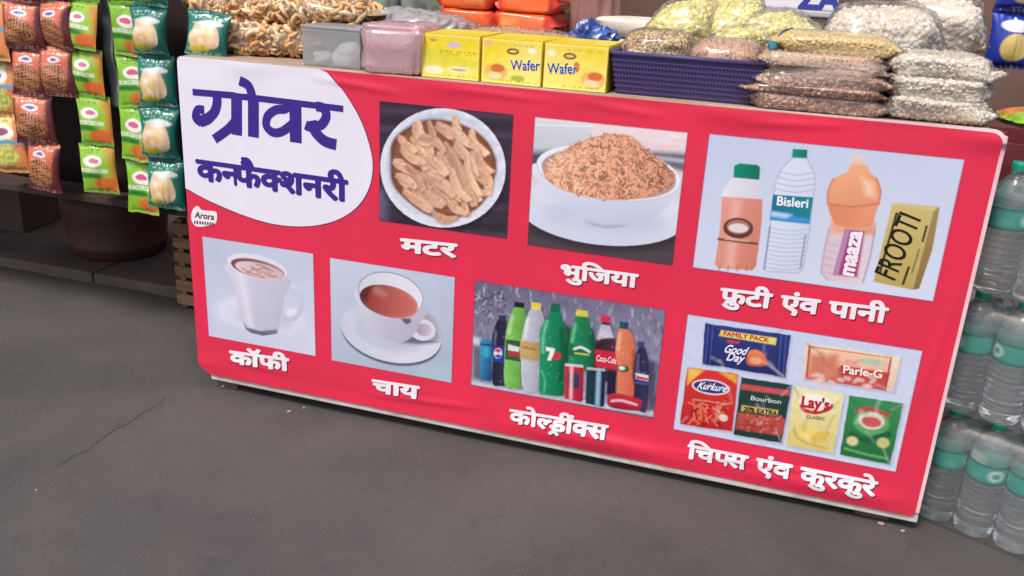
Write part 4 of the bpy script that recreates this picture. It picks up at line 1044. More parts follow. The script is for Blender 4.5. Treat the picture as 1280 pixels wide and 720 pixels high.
# ------------------------------------------------------------------ the stall table
WOOD = pmat('weathered_wood', c(146, 116, 92), .75, .22, 9, bump=.4, bscale=30, stretch=(1, 7, 7), dirt=c(96, 82, 72), dscale=4, damt=.6)
GREYW = pmat('grey_wood', c(112, 100, 92), .8, .2, 9, bump=.4, bscale=40, stretch=(7, 7, 1), dirt=c(70, 62, 58), dscale=6, damt=.6)
DARKW = pmat('dark_wood', c(74, 56, 48), .75, .2, 8, bump=.4, bscale=30, stretch=(1, 7, 7), dirt=c(44, 34, 30), dscale=5, damt=.6)
PALEW = pmat('pale_worn_wood', c(178, 154, 134), .7, .18, 9, bump=.3, bscale=30, stretch=(1, 7, 7), dirt=c(140, 116, 98), dscale=4, damt=.5)
tab = thing('stall_table', 'long wooden stall table behind the red banner, loaded with snacks', 'table', (0, 0, 0))
for i in range(6):
    y0 = .024 + i * .152
    part('plank', box(.0, W - .015, y0, y0 + .149, TOP - .032, TOP - (0 if i == 0 else .002), .003), PALEW if i == 0 else WOOD, tab, smooth=False)
for x, y in ((.028, .026), (W - .12, .030), (.03, .84), (W - .12, .84)):
    part('leg', box(x, x + .075, y, y + .06, -.01, TOP - .033, .004), GREYW, tab, smooth=False)
part('apron', box(.106, W - .123, .032, .052, TOP - .13, TOP - .034, .002), GREYW, tab, smooth=False)
part('apron', box(.106, W - .123, .86, .88, TOP - .13, TOP - .034, .002), GREYW, tab, smooth=False)

# ------------------------------------------------------------------ packet rack on the left
rk = thing('packet_rack', 'dark wooden rack shelf with a hanging rail beside the banner', 'rack', (0, 0, 0))
SH = .440
for i in range(4):
    y0 = .205 + i * .13
    part('shelf_plank', box(-2.1, -.06, y0, y0 + .127, SH - .024, SH - (.003 * (i % 2)), .003), DARKW, rk, smooth=False)
STEEL = pmat('dull_steel', c(150, 156, 160), .42, .12, 20, metal=.7, spec=.5, dirt=c(96, 90, 86), dscale=9, damt=.5)
part('rail', tube([(-2.1, .185, 1.075), (-.05, .185, 1.075)], .011, 10), STEEL, rk)
for x in (-.098, -1.45):
    part('post', box(x - .015, x + .015, .197, .227, SH + .001, 1.13, .002), STEEL, rk, smooth=False)
for x in (-2.05, -.16):
    part('leg', box(x, x + .06, .60, .66, .03, SH - .025, .004), DARKW, rk, smooth=False)
BACKD = pmat('dark_tarpaulin', c(50, 34, 32), .8, .3, 5, bump=.5, bscale=8)  # added dark sheet, stands in for the shade behind the strips
tx_ = np.linspace(-2.3, .02, 90); tz_ = np.linspace(SH + .004, 1.9, 20); TX, TZ = np.meshgrid(tx_, tz_)
TY = .285 + .014 * sn(np.stack([TX, TZ * .25], -1), 14, 40)
tp = part('tarpaulin', (np.stack([TX, TY, TZ], -1).reshape(-1, 3), grid(len(tx_) - 1, len(tz_) - 1)), BACKD)
md = tp.modifiers.new('thickness', 'SOLIDIFY'); md.thickness = .004
tag(tp, 'dark brown tarpaulin sheet hanging behind the packet strips', 'tarpaulin')

def strip(label, fn, px, spans, w, seed, d=.035, y=.15, jig=.008, nvar=2, group='hanging strips of snack packets', yaw=0.0, pxb=None, rail=1.075):
    """a strip of snack packets hanging from the rail; px = photo column at mid height, spans = photo rows of each packet"""
    x0 = bp(px, 120, 1, y)[0]
    t = thing('packet_strip', label, 'snack packets', (x0, y, rail - .01), 0, group)
    rs_ = np.random.RandomState(seed); meshes = {}
    ztop = 0.0
    for i, (a, b) in enumerate(spans):
        z1 = bp(px, a, 1, y)[2] - (rail - .01); z2 = bp(px, b, 1, y)[2] - (rail - .01); h = z1 - z2
        key = (i % nvar, round(h, 3))
        if key not in meshes:
            V, F, cc = packet(fn, w, h, d, seed * 10 + i % nvar); meshes[key] = mesh_data('packet', V, F, PACK, cc)
        o = obj('packet', meshes[key], t, (rs_.uniform(-jig, jig), -.002 - .006 * (i % 2), z1), (rs_.uniform(-.10, .04), rs_.uniform(-.04, .04), yaw + rs_.uniform(-.14, .14)))
        ztop = min(ztop, z2)
    part('hanging_tape', box(-.008, .008, .006, .0075, ztop * .6, .024), FILM_MILKY, t, smooth=False)
    part('hook', tube([(0, .007, -.004), (0, .007, .01), (0, .017, .026), (0, .035, .031), (0, .052, .022), (0, .05, .004)], .0022, 6), STEEL, t)
    return t
strip('strip of yellow crisps packets with white logo, beyond the brown bhujia packets', f_yellow, 4, [(-62, 5), (4, 76), (72, 146), (141, 213)], .142, 1)
strip('long strip of terracotta bhujia packets next to the yellow packets', f_brown, 44, [(-54, 4), (3, 62), (60, 120), (119, 178), (176, 236)], .126, 2, d=.045, yaw=.12)
strip('short strip of terracotta bhujia packets ending halfway down the rack', f_brown, 80, [(-54, 4), (3, 62), (60, 120)], .118, 3, d=.05)
strip('strip of lime and orange packets with white oval logo, next to the short strip', f_green, 116, [(-58, 2), (2, 62), (61, 121), (120, 180), (179, 239)], .114, 4, d=.026, jig=.003)
strip('strip of lime packets with pink oval logo, overlapped by teal packets', f_green2, 171, [(-58, 5), (5, 70), (69, 134), (133, 199), (198, 264)], .106, 5, d=.026, y=.155, jig=.003)
strip('strip of teal potato crisps packets hanging against the banner edge', f_teal, 199, [(-56, 8), (8, 68), (69, 132), (133, 196), (197, 258)], .116, 6, d=.05, y=.128)
# empty foil strip between the two green strips
es = thing('empty_foil_strip', 'empty silver foil strip hanging between the two lime strips', 'foil strip', (bp(140, 60, 1, .17)[0], .17, 1.06))
gx = np.linspace(-.016, .016, 5); gz = np.linspace(-.34, 0, 40); EX, EZ = np.meshgrid(gx, gz)
EY = .004 * np.sin(EZ * 40) + .003 * sn(np.stack([EX * 8, EZ * 6], -1), 9, 50)
FOIL = pmat('silver_foil', c(150, 156, 158), .3, .2, 30, metal=.6, bump=.4, bscale=60)
fo = part('foil', (np.stack([EX + .012 * np.sin(EZ * 9), EY, EZ], -1).reshape(-1, 3), grid(4, 39)), FOIL, es)
md = fo.modifiers.new('thickness', 'SOLIDIFY'); md.thickness = .0012
part('hook', tube([(0, .0, -.002), (0, .003, .01), (0, .008, .025), (0, .02, .029), (0, .03, .02)], .0022, 6), STEEL, es)

# things under the rack shelf
TERRA = pmat('red_brown_plastic', c(84, 48, 43), .55, .25, 6, bump=.2, bscale=20, dirt=c(70, 48, 42), dscale=3, damt=.7)
tub = thing('round_tub', 'red brown round tub standing under the rack shelf', 'tub', (-.945, .815, .037))
part('body', lathe([(.165, 0), (.172, .006), (.176, .03), (.182, .04), (.182, .05), (.178, .056), (.19, .16), (.198, .25), (.194, .25), (.186, .16), (.17, .02)], 40, True), TERRA, tub)
part('rim', lathe([(.195, .236), (.207, .238), (.21, .25), (.205, .258), (.195, .256)], 40, False), TERRA, tub)
CARD = pmat('cardboard', c(168, 128, 92), .8, .12, 10, bump=.15, bscale=40, dirt=c(112, 82, 60), dscale=4, damt=.5)
bxu = thing('old_carton', 'dusty brown carton under the rack shelf beside the tub', 'carton', (-1.62, .93, .036), .12)
part('carton_body', box(-.2, .2, -.14, .14, 0, .2, .004), pmat('dusty_card', c(96, 78, 68), .85, .15, 8), bxu, smooth=False)
for s in (-1, 1):
    part('flap', box(-.2, .2, min(0, s * .14) + .003, max(0, s * .14) - .003, .2012, .2052, .001), pmat('dusty_flap', c(104, 84, 72), .85, .15, 8), bxu, smooth=False)
# slatted crate behind the banner's left edge
cr_t = thing('slatted_panel', 'old slatted wooden crate panel standing behind the banner beside the rack', 'wooden panel', (-.415, .48, 0))
CRW = pmat('crate_wood', c(150, 112, 84), .8, .25, 9, bump=.4, bscale=40, stretch=(1, 6, 6), dirt=c(96, 70, 54), dscale=5, damt=.6)
for x in (0, .33):
    part('corner_post', box(x, x + .022, .001, .025, 0, .31, .002), CRW, cr_t, smooth=False)
for i in range(6):
    z = .012 + i * .05
    part('slat', box(-.002, .354, -.009, -.0005, z, z + .036, .0015), CRW, cr_t, smooth=False)
    part('slat', box(-.011, -.0022, -.009, .062, z + .002, z + .037, .0015), CRW, cr_t, smooth=False)

# ------------------------------------------------------------------ goods on the table
def text_part(word_, size, mat, parent, at, rx=math.pi / 2, rz=0.0, r=.03, ry=0.0, wscale=1.0):
    V, F = glyph(word_); V3, F3 = bold([(V, F)], r, 6, 5e-6)
    v = np.column_stack([V3[:, 0] * size * wscale, V3[:, 1] * size, V3[:, 2]])
    return obj('lettering', mesh_data('lettering', v, F3, mat, None, False), parent, at, (rx, ry, rz))

FRIED = [(240, 198, 142), (232, 182, 124), (244, 212, 164), (220, 162, 108), (248, 224, 184)]
snack_bag('fried_snack_bag', 'clear bag of golden fried curls underneath the bigger bag', 'snack bag', (.14, .285, TOP), .05, (.34, .32, .085), 'curl', 420, .0135, FRIED, (222, 170, 116), 11, group='clear bags of fried curls')
snack_bag('fried_snack_bag', 'big clear bag of golden fried curls lying on top of another bag', 'snack bag', (.135, .30, TOP + .068), -.04, (.47, .30, .10), 'curl', 640, .0135, FRIED, (222, 170, 116), 12, ends=.4, group='clear bags of fried curls')
# teal crisps packet lying against the bags
V, F, cc = packet(f_teal, .112, .112, .04, 61)
cp = part('crisps_packet', (V, F), PACK, None, col=cc, loc=(.045, .085, TOP + .107), rot=(-.25, .06, .2))
tag(cp, 'single teal crisps packet standing on the table corner against the fried curls', 'crisps packet')

# frosted plastic box
FROST = film_mat('frosted_plastic', tint=(.9, .91, .92), gloss=.03, milk=.33, rough=.3, milkcol=c(222, 224, 226))
fb = thing('frosted_box', 'frosted grey plastic box next to the pink packet', 'plastic box', (.402, .105, TOP), -.02)
part('tub', box(-.078, .078, -.058, .058, .0005, .088, .004), FROST, fb, smooth=False)
part('lid', box(-.080, .080, -.060, .060, .0885, .096, .003), FROST, fb, smooth=False)
V, F = blob(.07, .05, .05, 31, .8, .15); o_ = part('white_sachet', (V + [.025, -.028, .004], F), pmat('white_paper', c(226, 228, 232), .6, .05, 20), fb)
V, F = blob(.05, .04, .03, 33, .8, .15); part('white_sachet', (V + [-.04, -.025, .004], F), pmat('white_paper_b', c(206, 210, 214), .6, .05, 20), fb)

# pink packet
pk = thing('pink_packet', 'boxy packet of pink puffed snacks in clear film beside yellow boxes', 'snack packet', (.566, .10, TOP), .03)
PINKS = [(232, 180, 184), (222, 160, 166), (240, 200, 202), (214, 150, 150)]
VF = blob(.148, .15, .108, 41, .18, .02, 3)
part('filling', (VF[0] * .96, VF[1]), SNACK, pk, col=np.tile(c(228, 176, 180), (len(VF[0]), 1)))
v, f, cc = scatter((VF[0] * .955, VF[1]), 'stick', 1500, .0065, PINKS, 41, zmin=.004, sink=1.05); s_ = part('snack_pieces', (v, f), SNACK, pk, col=cc); s_['kind'] = 'stuff'
part('clear_film', blob(.152, .156, .112, 41, .18, .03, 3, nu=90, nv=50, fine=.034), film_mat('pinkish_film', milk=.38, gloss=.10, milkcol=c(232, 196, 200)), pk)
# crumpled clear bag behind
cb = thing('crumpled_bag', 'crumpled empty clear polythene bags heaped behind the pink packet', 'plastic bag', (.50, .345, TOP), .1)
V, F = blob(.30, .24, .128, 51, .7, .10, 4, nu=80, nv=40, fine=.05); part('film', (V, F), film_mat('grey_film', milk=.5, gloss=.06, rough=.2, milkcol=c(206, 196, 198)), cb)
V, F = blob(.26, .2, .11, 52, .7, .12, 4, fine=.06, nu=70, nv=36); part('inner_film', (V, F), film_mat('grey_film_b', milk=.8, gloss=.06, rough=.2, milkcol=c(190, 178, 180)), cb)

# yellow wafer boxes
def f_wafer(seed, plain):
    def fn(U, V):
        P = np.stack([U, V], -1)
        b = np.tile(c(248, 226, 58), U.shape + (1,)); b = lay(b, sstep(V - .45 - .25 * np.sin(U * 3 + seed), .5) * .7, c(252, 236, 120)); b = lay(b, sstep(.22 - V, .3) * .5, c(244, 206, 40))
        if plain:
            b = lay(b, sstep(V - .42 + .14 * np.sin(U * 5), .1) * sstep(.72 - V, .1) * .45, c(206, 210, 60)); b = lay(b, ellm(U, V, .56, .2, .13, .07, .3), c(214, 196, 206)); b = lay(b, ellm(U, V, .2, .12, .07, .035, .3), c(200, 160, 90))
            b = lay(b, ellm(U, V, .22, .82, .17, .09, .3), c(248, 244, 214)); b = lay(b, ellm(U, V, .66, .78, .2, .08, .3), c(244, 236, 190)); b = lay(b, ellm(U, V, .66, .78, .14, .025, .3), c(190, 170, 150))
        else:
            k = seed % 2
            ox = .24 if k == 0 else .80
            b = lay(b, sstep(U - .5, .5) * .35 if k == 0 else sstep(.4 - U, .5) * .4, c(252, 240, 150))
            b = lay(b, ellm(U, V, ox, .74, .2, .2, .25), c(238, 188, 104)); b = lay(b, ellm(U, V, ox + .03, .66, .12, .10, .3), c(216, 118, 56)); b = lay(b, ellm(U, V, ox - .02, .83, .13, .08, .3), c(250, 226, 170))
            b = lay(b, ellm(U, V, .52 if k == 0 else .40, .24, .105, .075, .2), c(132, 78, 40)); b = lay(b, ellm(U, V, .52 if k == 0 else .40, .24, .07, .03, .3), c(236, 206, 130))
            b = lay(b, ellm(U, V, .84 if k == 0 else .1, .2, .07, .07, .4), c(250, 246, 220)); b = lay(b, sstep(.16 - V, .1) * sstep(.18 - U, .05) * (1 - k), c(246, 196, 120))
            if k == 0: b = lay(b, ellm(U, V, .62, .86, .12, .07, .4), c(170, 190, 70))
            else: b = lay(b, ellm(U, V, .52, .48, .05, .12, .3), c(222, 120, 40))
        b = type_rows(b, U, V, [(.36, .03), (.42, .02), (.93, .022)] if plain else [(.10, .022), (.93, .024)], 20 + seed, c(176, 130, 40), .3, .95)
        b = lay(b, sstep(np.maximum(np.abs(U - .5) - .485, np.abs(V - .5) - .475), .01) * .5, c(250, 244, 190))
        return np.clip(b * (1 + .03 * sn(P, 30, seed))[..., None], 0, 1)
    return fn
YEL = pmat('yellow_card', c(240, 214, 56), .42, .06, 12, coat=.15)
YELD = pmat('yellow_card_edge', c(216, 184, 44), .5, .08, 12)
BLUEINK = pmat('wafer_blue_ink', c(52, 64, 150), .4, .05, 20)
WHITECARD = pmat('white_card_ink', c(248, 246, 238), .4, .05, 20)
wl_ = ['plain sided yellow wafer box next to the pink packet', 'yellow wafer box standing between the two other yellow wafer boxes', 'yellow wafer box standing next to the violet basket']
for i, (x0, x1, rz, plain) in enumerate([(.637, .779, .01, True), (.784, .926, -.02, False), (.931, 1.074, .015, False)]):
    w = x1 - x0; h = .098
    t = thing('wafer_box', wl_[i], 'wafer box', ((x0 + x1) / 2, .04, TOP), rz, 'yellow wafer boxes')
    part('carton', box(-w / 2, w / 2, .0, .17, .0005, h, .0015), YEL, t, smooth=False)
    Uu, Vv_ = np.meshgrid(np.linspace(0, 1, 91), np.linspace(0, 1, 61))
    fv = np.stack([(Uu - .5) * (w - .004), np.full(Uu.shape, -.0008), (1 - Vv_) * (h - .004) + .002], -1).reshape(-1, 3)
    part('front_print', (fv, [tuple(reversed(q)) for q in grid(90, 60)]), CARTON_PRINT, t, col=f_wafer(i + (1 if i else 0), plain)(Uu, Vv_).reshape(-1, 3))
    part('top_flap', box(-w / 2 + .001, w / 2 - .001, .001, .085, h + .0005, h + .0018), YEL, t, smooth=False)
    part('top_flap', box(-w / 2 + .001, w / 2 - .001, .087, .169, h + .0005, h + .0018), YEL, t, smooth=False)
    if not plain:
        xx_ = -.0 if i == 1 else -.062
        text_part('Wafer', .032, WHITECARD, t, (xx_, -.0012, .033), ry=-.07, r=.05, wscale=.82)
        text_part('Wafer', .032, BLUEINK, t, (xx_, -.0018, .033), ry=-.07, r=.01, wscale=.82)

TANS = [(222, 190, 140), (206, 168, 116), (232, 206, 164), (190, 150, 104)]
snack_bag('flat_snack_bag', 'flat clear bag of tan snacks lying behind the yellow boxes', 'snack bag', (.76, .375, TOP), .06, (.42, .26, .098), 'stick', 500, .008, TANS, (206, 166, 124), 14, amp=.05, ends=.2)
ct = thing('low_carton', 'low brown carton carrying the orange packets', 'carton', (.665, .66, TOP), .02)
part('carton_body', box(-.2, .2, -.14, .14, .0, .052, .003), CARD, ct, smooth=False)
part('flap', box(-.2, .2, -.139, -.002, 0.0524, .0548, .001), CARD, ct, smooth=False)
part('flap', box(-.2, .2, .002, .139, 0.0524, .0548, .001), CARD, ct, smooth=False)

def lying_packet(name, label, cat, fn, w, l, d, loc, rz, seed, group=None):
    V, F, cc = packet(fn, w, l, d, seed, 26, 30, True)
    V = V.copy(); V[:, 2] += l / 2; q = V.copy(); V[:, 0] = q[:, 2]; V[:, 1] = q[:, 0]; V[:, 2] = -q[:, 1]
    V[:, 2] -= V[:, 2].min()
    o = part(name, (V, F), PACK, None, col=cc, loc=loc, rot=(0, 0, rz)); tag(o, label, cat, group); return o
def f_yel2(U, V): return lay(np.tile(c(244, 210, 50), U.shape + (1,)), ellm(U, V, .5, .5, .3, .3), c(250, 232, 130))
z_ = TOP + .0552
lying_packet('yellow_packet', 'thin yellow packet under the orange packets, next to the crumpled clear bag', 'snack packet', f_yel2, .19, .155, .022, (.585, .60, z_), .05, 71, 'yellow packets under the orange ones')
lying_packet('yellow_packet', 'thin yellow packet under the orange packets, next to the brown sack', 'snack packet', f_yel2, .19, .155, .022, (.745, .60, z_), -.06, 72, 'yellow packets under the orange ones')
olab = ['orange packet in the lower row, next to the crumpled clear bag', 'orange packet in the lower row, next to the brown sack', 'orange packet in the upper row, over the crumpled clear bag', 'orange packet in the upper row, next to the brown sack']
for i, (x, z, rz, sd_) in enumerate([(.575, .020, .04, 81), (.742, .020, -.05, 82), (.57, .078, -.03, 83), (.74, .078, .06, 84)]):
    V, F = blob(.165, .2, .060, sd_, .24, .035, 3, nu=64, nv=30, ends=.10, fine=.012)
    cc = np.tile(c(238, 104, 44), (len(V), 1)); nz_ = sn(V * [60, 20, 90], 1, sd_); cc = cc * (1 - np.clip(nz_ - .5, 0, 1)[:, None]) + c(250, 170, 96) * np.clip(nz_ - .5, 0, 1)[:, None]  # paler noise patches are glare painted into the orange
    ed = np.clip((np.abs(V[:, 0]) - .058) / .01, 0, 1)[:, None]; cc = cc * (1 - ed) + c(216, 62, 40) * ed
    o_ = part('orange_packet', (V, F), PACK, None, col=np.clip(cc, 0, 1), loc=(x, .585, z_ + z), rot=(0, 0, rz)); tag(o_, olab[i], 'snack packet', 'orange snack packets in two rows')

# brown sack with folds
GUNNY = pmat('mauve_brown_cloth', c(150, 110, 102), .85, .15, 14, bump=.4, bscale=120)
sk = thing('cloth_sack', 'upright brown cloth sack with folds beside the orange packets', 'sack', (.905, .63, TOP), .1)
prof = []
nu, nv = 60, 24; Ug, Vg = np.meshgrid(np.linspace(0, 2 * math.pi, nu, endpoint=False), np.linspace(0, 1, nv + 1))
rr = (.075 - .02 * Vg) * (1 + .10 * np.sin(Ug * 9 + 2 * np.sin(Vg * 3)) * (.3 + Vg) + .05 * np.sin(Ug * 4 + 1))
SV = np.stack([rr * np.cos(Ug), rr * np.sin(Ug) * .9, Vg * .27], -1).reshape(-1, 3); SF = []
for j in range(nv):
    for i in range(nu):
        i2 = (i + 1) % nu; SF.append((j * nu + i, j * nu + i2, (j + 1) * nu + i2, (j + 1) * nu + i))
SF.append(list(range(nu))[::-1]); SF.append([nv * nu + i for i in range(nu)])
part('cloth', (SV, SF), GUNNY, sk)
part('neck_tie', lathe([(.05, .235), (.062, .237), (.064, .243), (.06, .249), (.05, .25)], 24, False), pmat('jute_string', c(196, 160, 120), .8), sk)

# blue crumpled bag
V, F = blob(.135, .12, .118, 91, .8, .16, 5, nu=46, nv=26, fine=.12)
bcol = np.clip(np.tile(c(58, 88, 160), (len(V), 1)) * (1 + .4 * sn(V, 90, 3))[:, None], 0, 1); wm = (sn(V, 160, 8) > .75); bcol[wm] = c(206, 214, 236)
bb_ = part('blue_bag', (V, F), cmat('blue_polythene', .25, .5, .3, bump=.6, bscale=50), None, col=bcol, smooth=False, loc=(.94, .46, TOP), rot=(0, 0, .3)); tag(bb_, 'crumpled blue and white plastic bag beside the brown sack', 'plastic bag')
# stack of cream paper packs
CREAM = pmat('cream_paper', c(226, 214, 198), .7, .06, 14, bump=.15, bscale=30)
for i, (dx, rz, h) in enumerate([(0, .05, .045), (.008, -.06, .04), (-.006, .1, .05)]):
    V, F = blob(.2, .2, h, 101 + i, .3, .03, 3, fine=.01)
    o_ = part('paper_pack', (V, F), CREAM, None, loc=(1.03 + dx, .62, TOP + [0, .0455, .086][i]), rot=(0, 0, rz))
    tag(o_, ['cream paper pack at the bottom of the pile behind the blue bag', 'cream paper pack in the middle of the pile behind the blue bag', 'cream paper pack on top of the pile behind the blue bag'][i], 'paper pack', 'cream paper packs')

# violet basket
VIO = pmat('violet_plastic', c(80, 70, 118), .45, .1, 10, spec=.4)
bk = thing('plastic_basket', 'violet plastic basket with ribbed walls, filled with snack mix bags', 'basket', (1.24, .175, TOP), .015)
def basket_wall(hw0, hw1, hd0, hd1, h, t, axis, sgn):
    """one sloping lattice wall: thin sheet plus upright and level ribs"""
    items = []
    def pt(a, zf, out):
        k = zf; hw = hw0 + (hw1 - hw0) * k; hd = hd0 + (hd1 - hd0) * k
        return (a * hw, sgn * (hd + out), zf * h) if axis == 0 else (sgn * (hw + out), a * hd, zf * h)
    def slab(a0, a1, z0, z1, o0, o1):
        V = [pt(a0, z0, o0), pt(a1, z0, o0), pt(a1, z1, o0), pt(a0, z1, o0), pt(a0, z0, o1), pt(a1, z0, o1), pt(a1, z1, o1), pt(a0, z1, o1)]
        items.append((np.array(V), [(0, 1, 2, 3), (7, 6, 5, 4), (0, 4, 5, 1), (1, 5, 6, 2), (2, 6, 7, 3), (3, 7, 4, 0)]))
    slab(-1, 1, .0, .98, -t, 0)
    n = 44 if axis == 0 else 30
    for i in range(n): a = -1 + 2 * (i + .25) / n; slab(a, a + 1.0 / n, .06, .86, .0002, .0022)
    for k in range(7): z = .06 + k * .125; slab(-1, 1, z, z + .045, .0003, .0032)
    return merge(items)
hw0, hw1, hd0, hd1, bh = .146, .162, .112, .126, .088
for ax, sg in ((0, -1), (0, 1), (1, -1), (1, 1)):
    part('ribbed_wall', basket_wall(hw0, hw1, hd0, hd1, bh, .002, ax, sg), VIO, bk, smooth=False)['kind'] = 'stuff'
part('floor', box(-hw0 + .003, hw0 - .003, -hd0 + .003, hd0 - .003, .001, .004), VIO, bk, smooth=False)
rim = []
for sx, sy, ex, ey in ((-1, -1, 1, -1), (1, -1, 1, 1), (1, 1, -1, 1), (-1, 1, -1, -1)):
    rim.append((sx * (hw1 + .001), sy * (hd1 + .001), bh))
rim.append(rim[0])
part('rim', merge([tube([rim[i], rim[i + 1]], .005, 8) for i in range(4)]), VIO, bk)
MIX = [(196, 160, 100), (222, 196, 130), (160, 112, 66), (232, 214, 160), (140, 92, 56)]
snack_bag('snack_mix_bag', 'clear bag of brown snack mix lying in the violet basket near the wafer boxes', 'snack bag', (1.165, .165, TOP + .045), .1, (.165, .195, .088), 'grain', 1600, .0042, MIX, (168, 124, 78), 21, amp=.06, ends=.15, group='snack mix bags in the basket')
snack_bag('snack_mix_bag', 'clear bag of pale pinkish snack mix lying in the violet basket near the stacked packs', 'snack bag', (1.315, .165, TOP + .040), -.08, (.155, .195, .084), 'stick', 1000, .005, [(226, 188, 150), (210, 160, 124), (236, 208, 176), (190, 140, 104)], (206, 158, 124), 22, amp=.06, ends=.15, group='snack mix bags in the basket')

# yellow puffed bags
PUFF = [(246, 234, 158), (250, 242, 190), (236, 220, 120), (244, 236, 170), (226, 206, 110)]
for i, (x, y, z, w, d, h, sd_, lab) in enumerate([
        (1.175, .42, 0, .19, .22, .185, 31, 'clear bag of pale yellow puffs behind the snack mix, beside the paper packs'),
        (1.30, .46, 0, .20, .22, .205, 32, 'clear bag of pale yellow puffs in the middle, leaning on two others'),
        (1.405, .43, 0, .20, .24, .185, 33, 'clear bag of pale yellow puffs in front of the steel box'),
        (1.345, .345, 0, .20, .10, .145, 34, 'small clear bag of pale yellow puffs right behind the violet basket')]):
    snack_bag('puff_bag', lab, 'snack bag', (x, y, TOP + z), .2 * (i - 1), (w, d, h), 'puff', 620, .0068, PUFF, (214, 196, 104), sd_, e=.75, amp=.09, ends=.12, group='bags of yellow puffs')
red_ = part('red_lid', lathe([(.05, 0), (.052, .002), (.052, .018), (.047, .024), (.0, .0245)], 28, True), pmat('red_plastic', c(206, 64, 52), .35, .08), None, loc=(1.245, .66, 1.075)); tag(red_, 'round red plastic lid on a jar behind the puff bags', 'lid')
jr = part('snack_jar', lathe([(.046, 0), (.05, .004), (.05, .13), (.047, .16), (.044, .1745)], 28, True), pmat('amber_jar', c(150, 96, 60), .25, .2, 30, coat=.3), None, loc=(1.245, .66, TOP)); tag(jr, 'amber snack jar under the red lid behind the puff bags', 'jar')

# steel box with painted panel
SILV = pmat('silver_grey_paint', c(190, 188, 190), .4, .05, 12, spec=.5)
BEIG = pmat('beige_grey_paint', c(186, 172, 162), .5, .06, 12)
DARKP = pmat('dark_rubber', c(42, 36, 38), .7, .1, 20)
sb_ = thing('steel_box', 'silver grey metal box with blue lettering behind the yellow puffs', 'metal box', (1.375, .69, TOP), -.02)
part('body', box(-.165, .165, -.09, .12, .0005, .168, .004), BEIG, sb_, smooth=False)
part('corner_strip', box(.150, .1665, -.0925, -.089, .002, .167, .001), DARKP, sb_, smooth=False)
part('ledge', box(-.18, .172, -.105, .13, .1685, .184, .004), SILV, sb_, smooth=False)
part('upper_panel', box(-.17, .166, -.095, .125, .1845, .33, .006), pmat('white_enamel', c(228, 226, 234), .35, .04, 10, coat=.2), sb_, smooth=False)
text_part('ZA', .075, BLUEINK, sb_, (.07, -.0958, .189), r=.05, wscale=1.0)

# stacked flat packs
BRN = [(204, 150, 120), (220, 172, 142), (178, 124, 98), (232, 194, 166), (156, 104, 82)]
BEI = [(226, 190, 158), (212, 172, 140), (236, 206, 178)]
pl_ = ['brown flat snack pack at the very bottom of the stack beside the basket', 'brown flat snack pack second from the bottom of the stack beside the basket', 'brown flat snack pack in the middle of the stack beside the basket', 'beige flat snack pack second from the top of the beige stack beside the basket', 'beige flat snack pack just under the yellow sev pack']
zt = TOP
for i in range(5):
    h = [.024, .022, .023, .021, .02][i]
    snack_bag('flat_snack_pack', pl_[i], 'snack pack', (1.515 + [.0, -.006, .004, .002, -.002][i], .155, zt), [.02, -.03, .02, -.01, .03][i], (.25 - .006 * i, .24, h * 1.42), 'grain' if i < 3 else 'stick', 900, .0042, BRN if i < 3 else BEI, (190, 138, 108) if i < 3 else (218, 178, 146), 110 + i, e=.22, amp=.05, ends=.05, group='flat packs in the stack beside the basket', fine=.01)
    zt += h * .98
t5 = snack_bag('sev_pack', 'yellow sev pack tied with a blue green knot, on top of the flat packs', 'snack pack', (1.535, .19, zt), .03, (.235, .23, .046), 'grain', 1500, .0036, [(240, 210, 134), (230, 194, 116), (246, 226, 164)], (226, 188, 112), 121, e=.45, amp=.04, ends=.15)
part('knot', blob(.02, .02, .02, 7, .8, .15, 4, nu=20, nv=12), pmat('blue_green_tie', c(60, 132, 150), .4), t5, loc=(-.128, -.09, .006))
part('tie', tube([(-.12, -.085, .016), (-.118, -.04, .034), (-.105, .0, .044), (-.09, .06, .046)], .0025, 6), DARKP, t5)
CRM = [(238, 226, 206), (228, 210, 184), (244, 236, 222)]
zt = TOP
for i in range(3):
    snack_bag('cream_pack', ['cream snack pack at the bottom of the pile at the table end', 'cream snack pack in the middle of the pile at the table end', 'cream snack pack on top of the pile at the table end'][i], 'snack pack', (1.745, .16 + .01 * i, zt), [.03, -.04, .05][i], (.19, .22, .048), 'grain', 500, .0045, CRM, (218, 200, 176), 130 + i, e=.28, amp=.05, ends=.06, group='cream packs at the table end')
    zt += .0405
snack_bag('pale_snack_bag', 'big clear bag of pale cream snacks behind the sev pack', 'snack bag', (1.645, .47, TOP), .05, (.26, .26, .21), 'puff', 500, .008, CRM, (222, 206, 184), 141, e=.6, amp=.06, ends=.12, group='big bags of pale snacks')
snack_bag('pale_snack_bag', 'big clear bag of pale cream snacks at the table end behind the pile', 'snack bag', (1.79, .72, TOP), -.1, (.22, .24, .23), 'puff', 400, .008, CRM, (222, 206, 184), 142, e=.6, amp=.06, ends=.12, group='big bags of pale snacks')
# grey green bundles at the back
GG = pmat('grey_green_polythene', c(150, 160, 150), .28, .35, 22, bump=.7, bscale=26, coat=.4, dirt=c(78, 90, 84), dscale=16, damt=.8)
for i, (x, lab) in enumerate([(.20, 'grey green polythene bundle behind the fried curl bags'), (.385, 'grey green polythene bundle beside the orange packets')]):
    V, F = blob(.175, .18, .25, 151 + i, .55, .06, 4, nu=70, nv=36, fine=.035); o_ = part('polythene_bundle', (V, F), GG, None, loc=(x, .72, TOP), rot=(0, 0, .2 * i)); tag(o_, lab, 'bundle', 'grey green bundles')

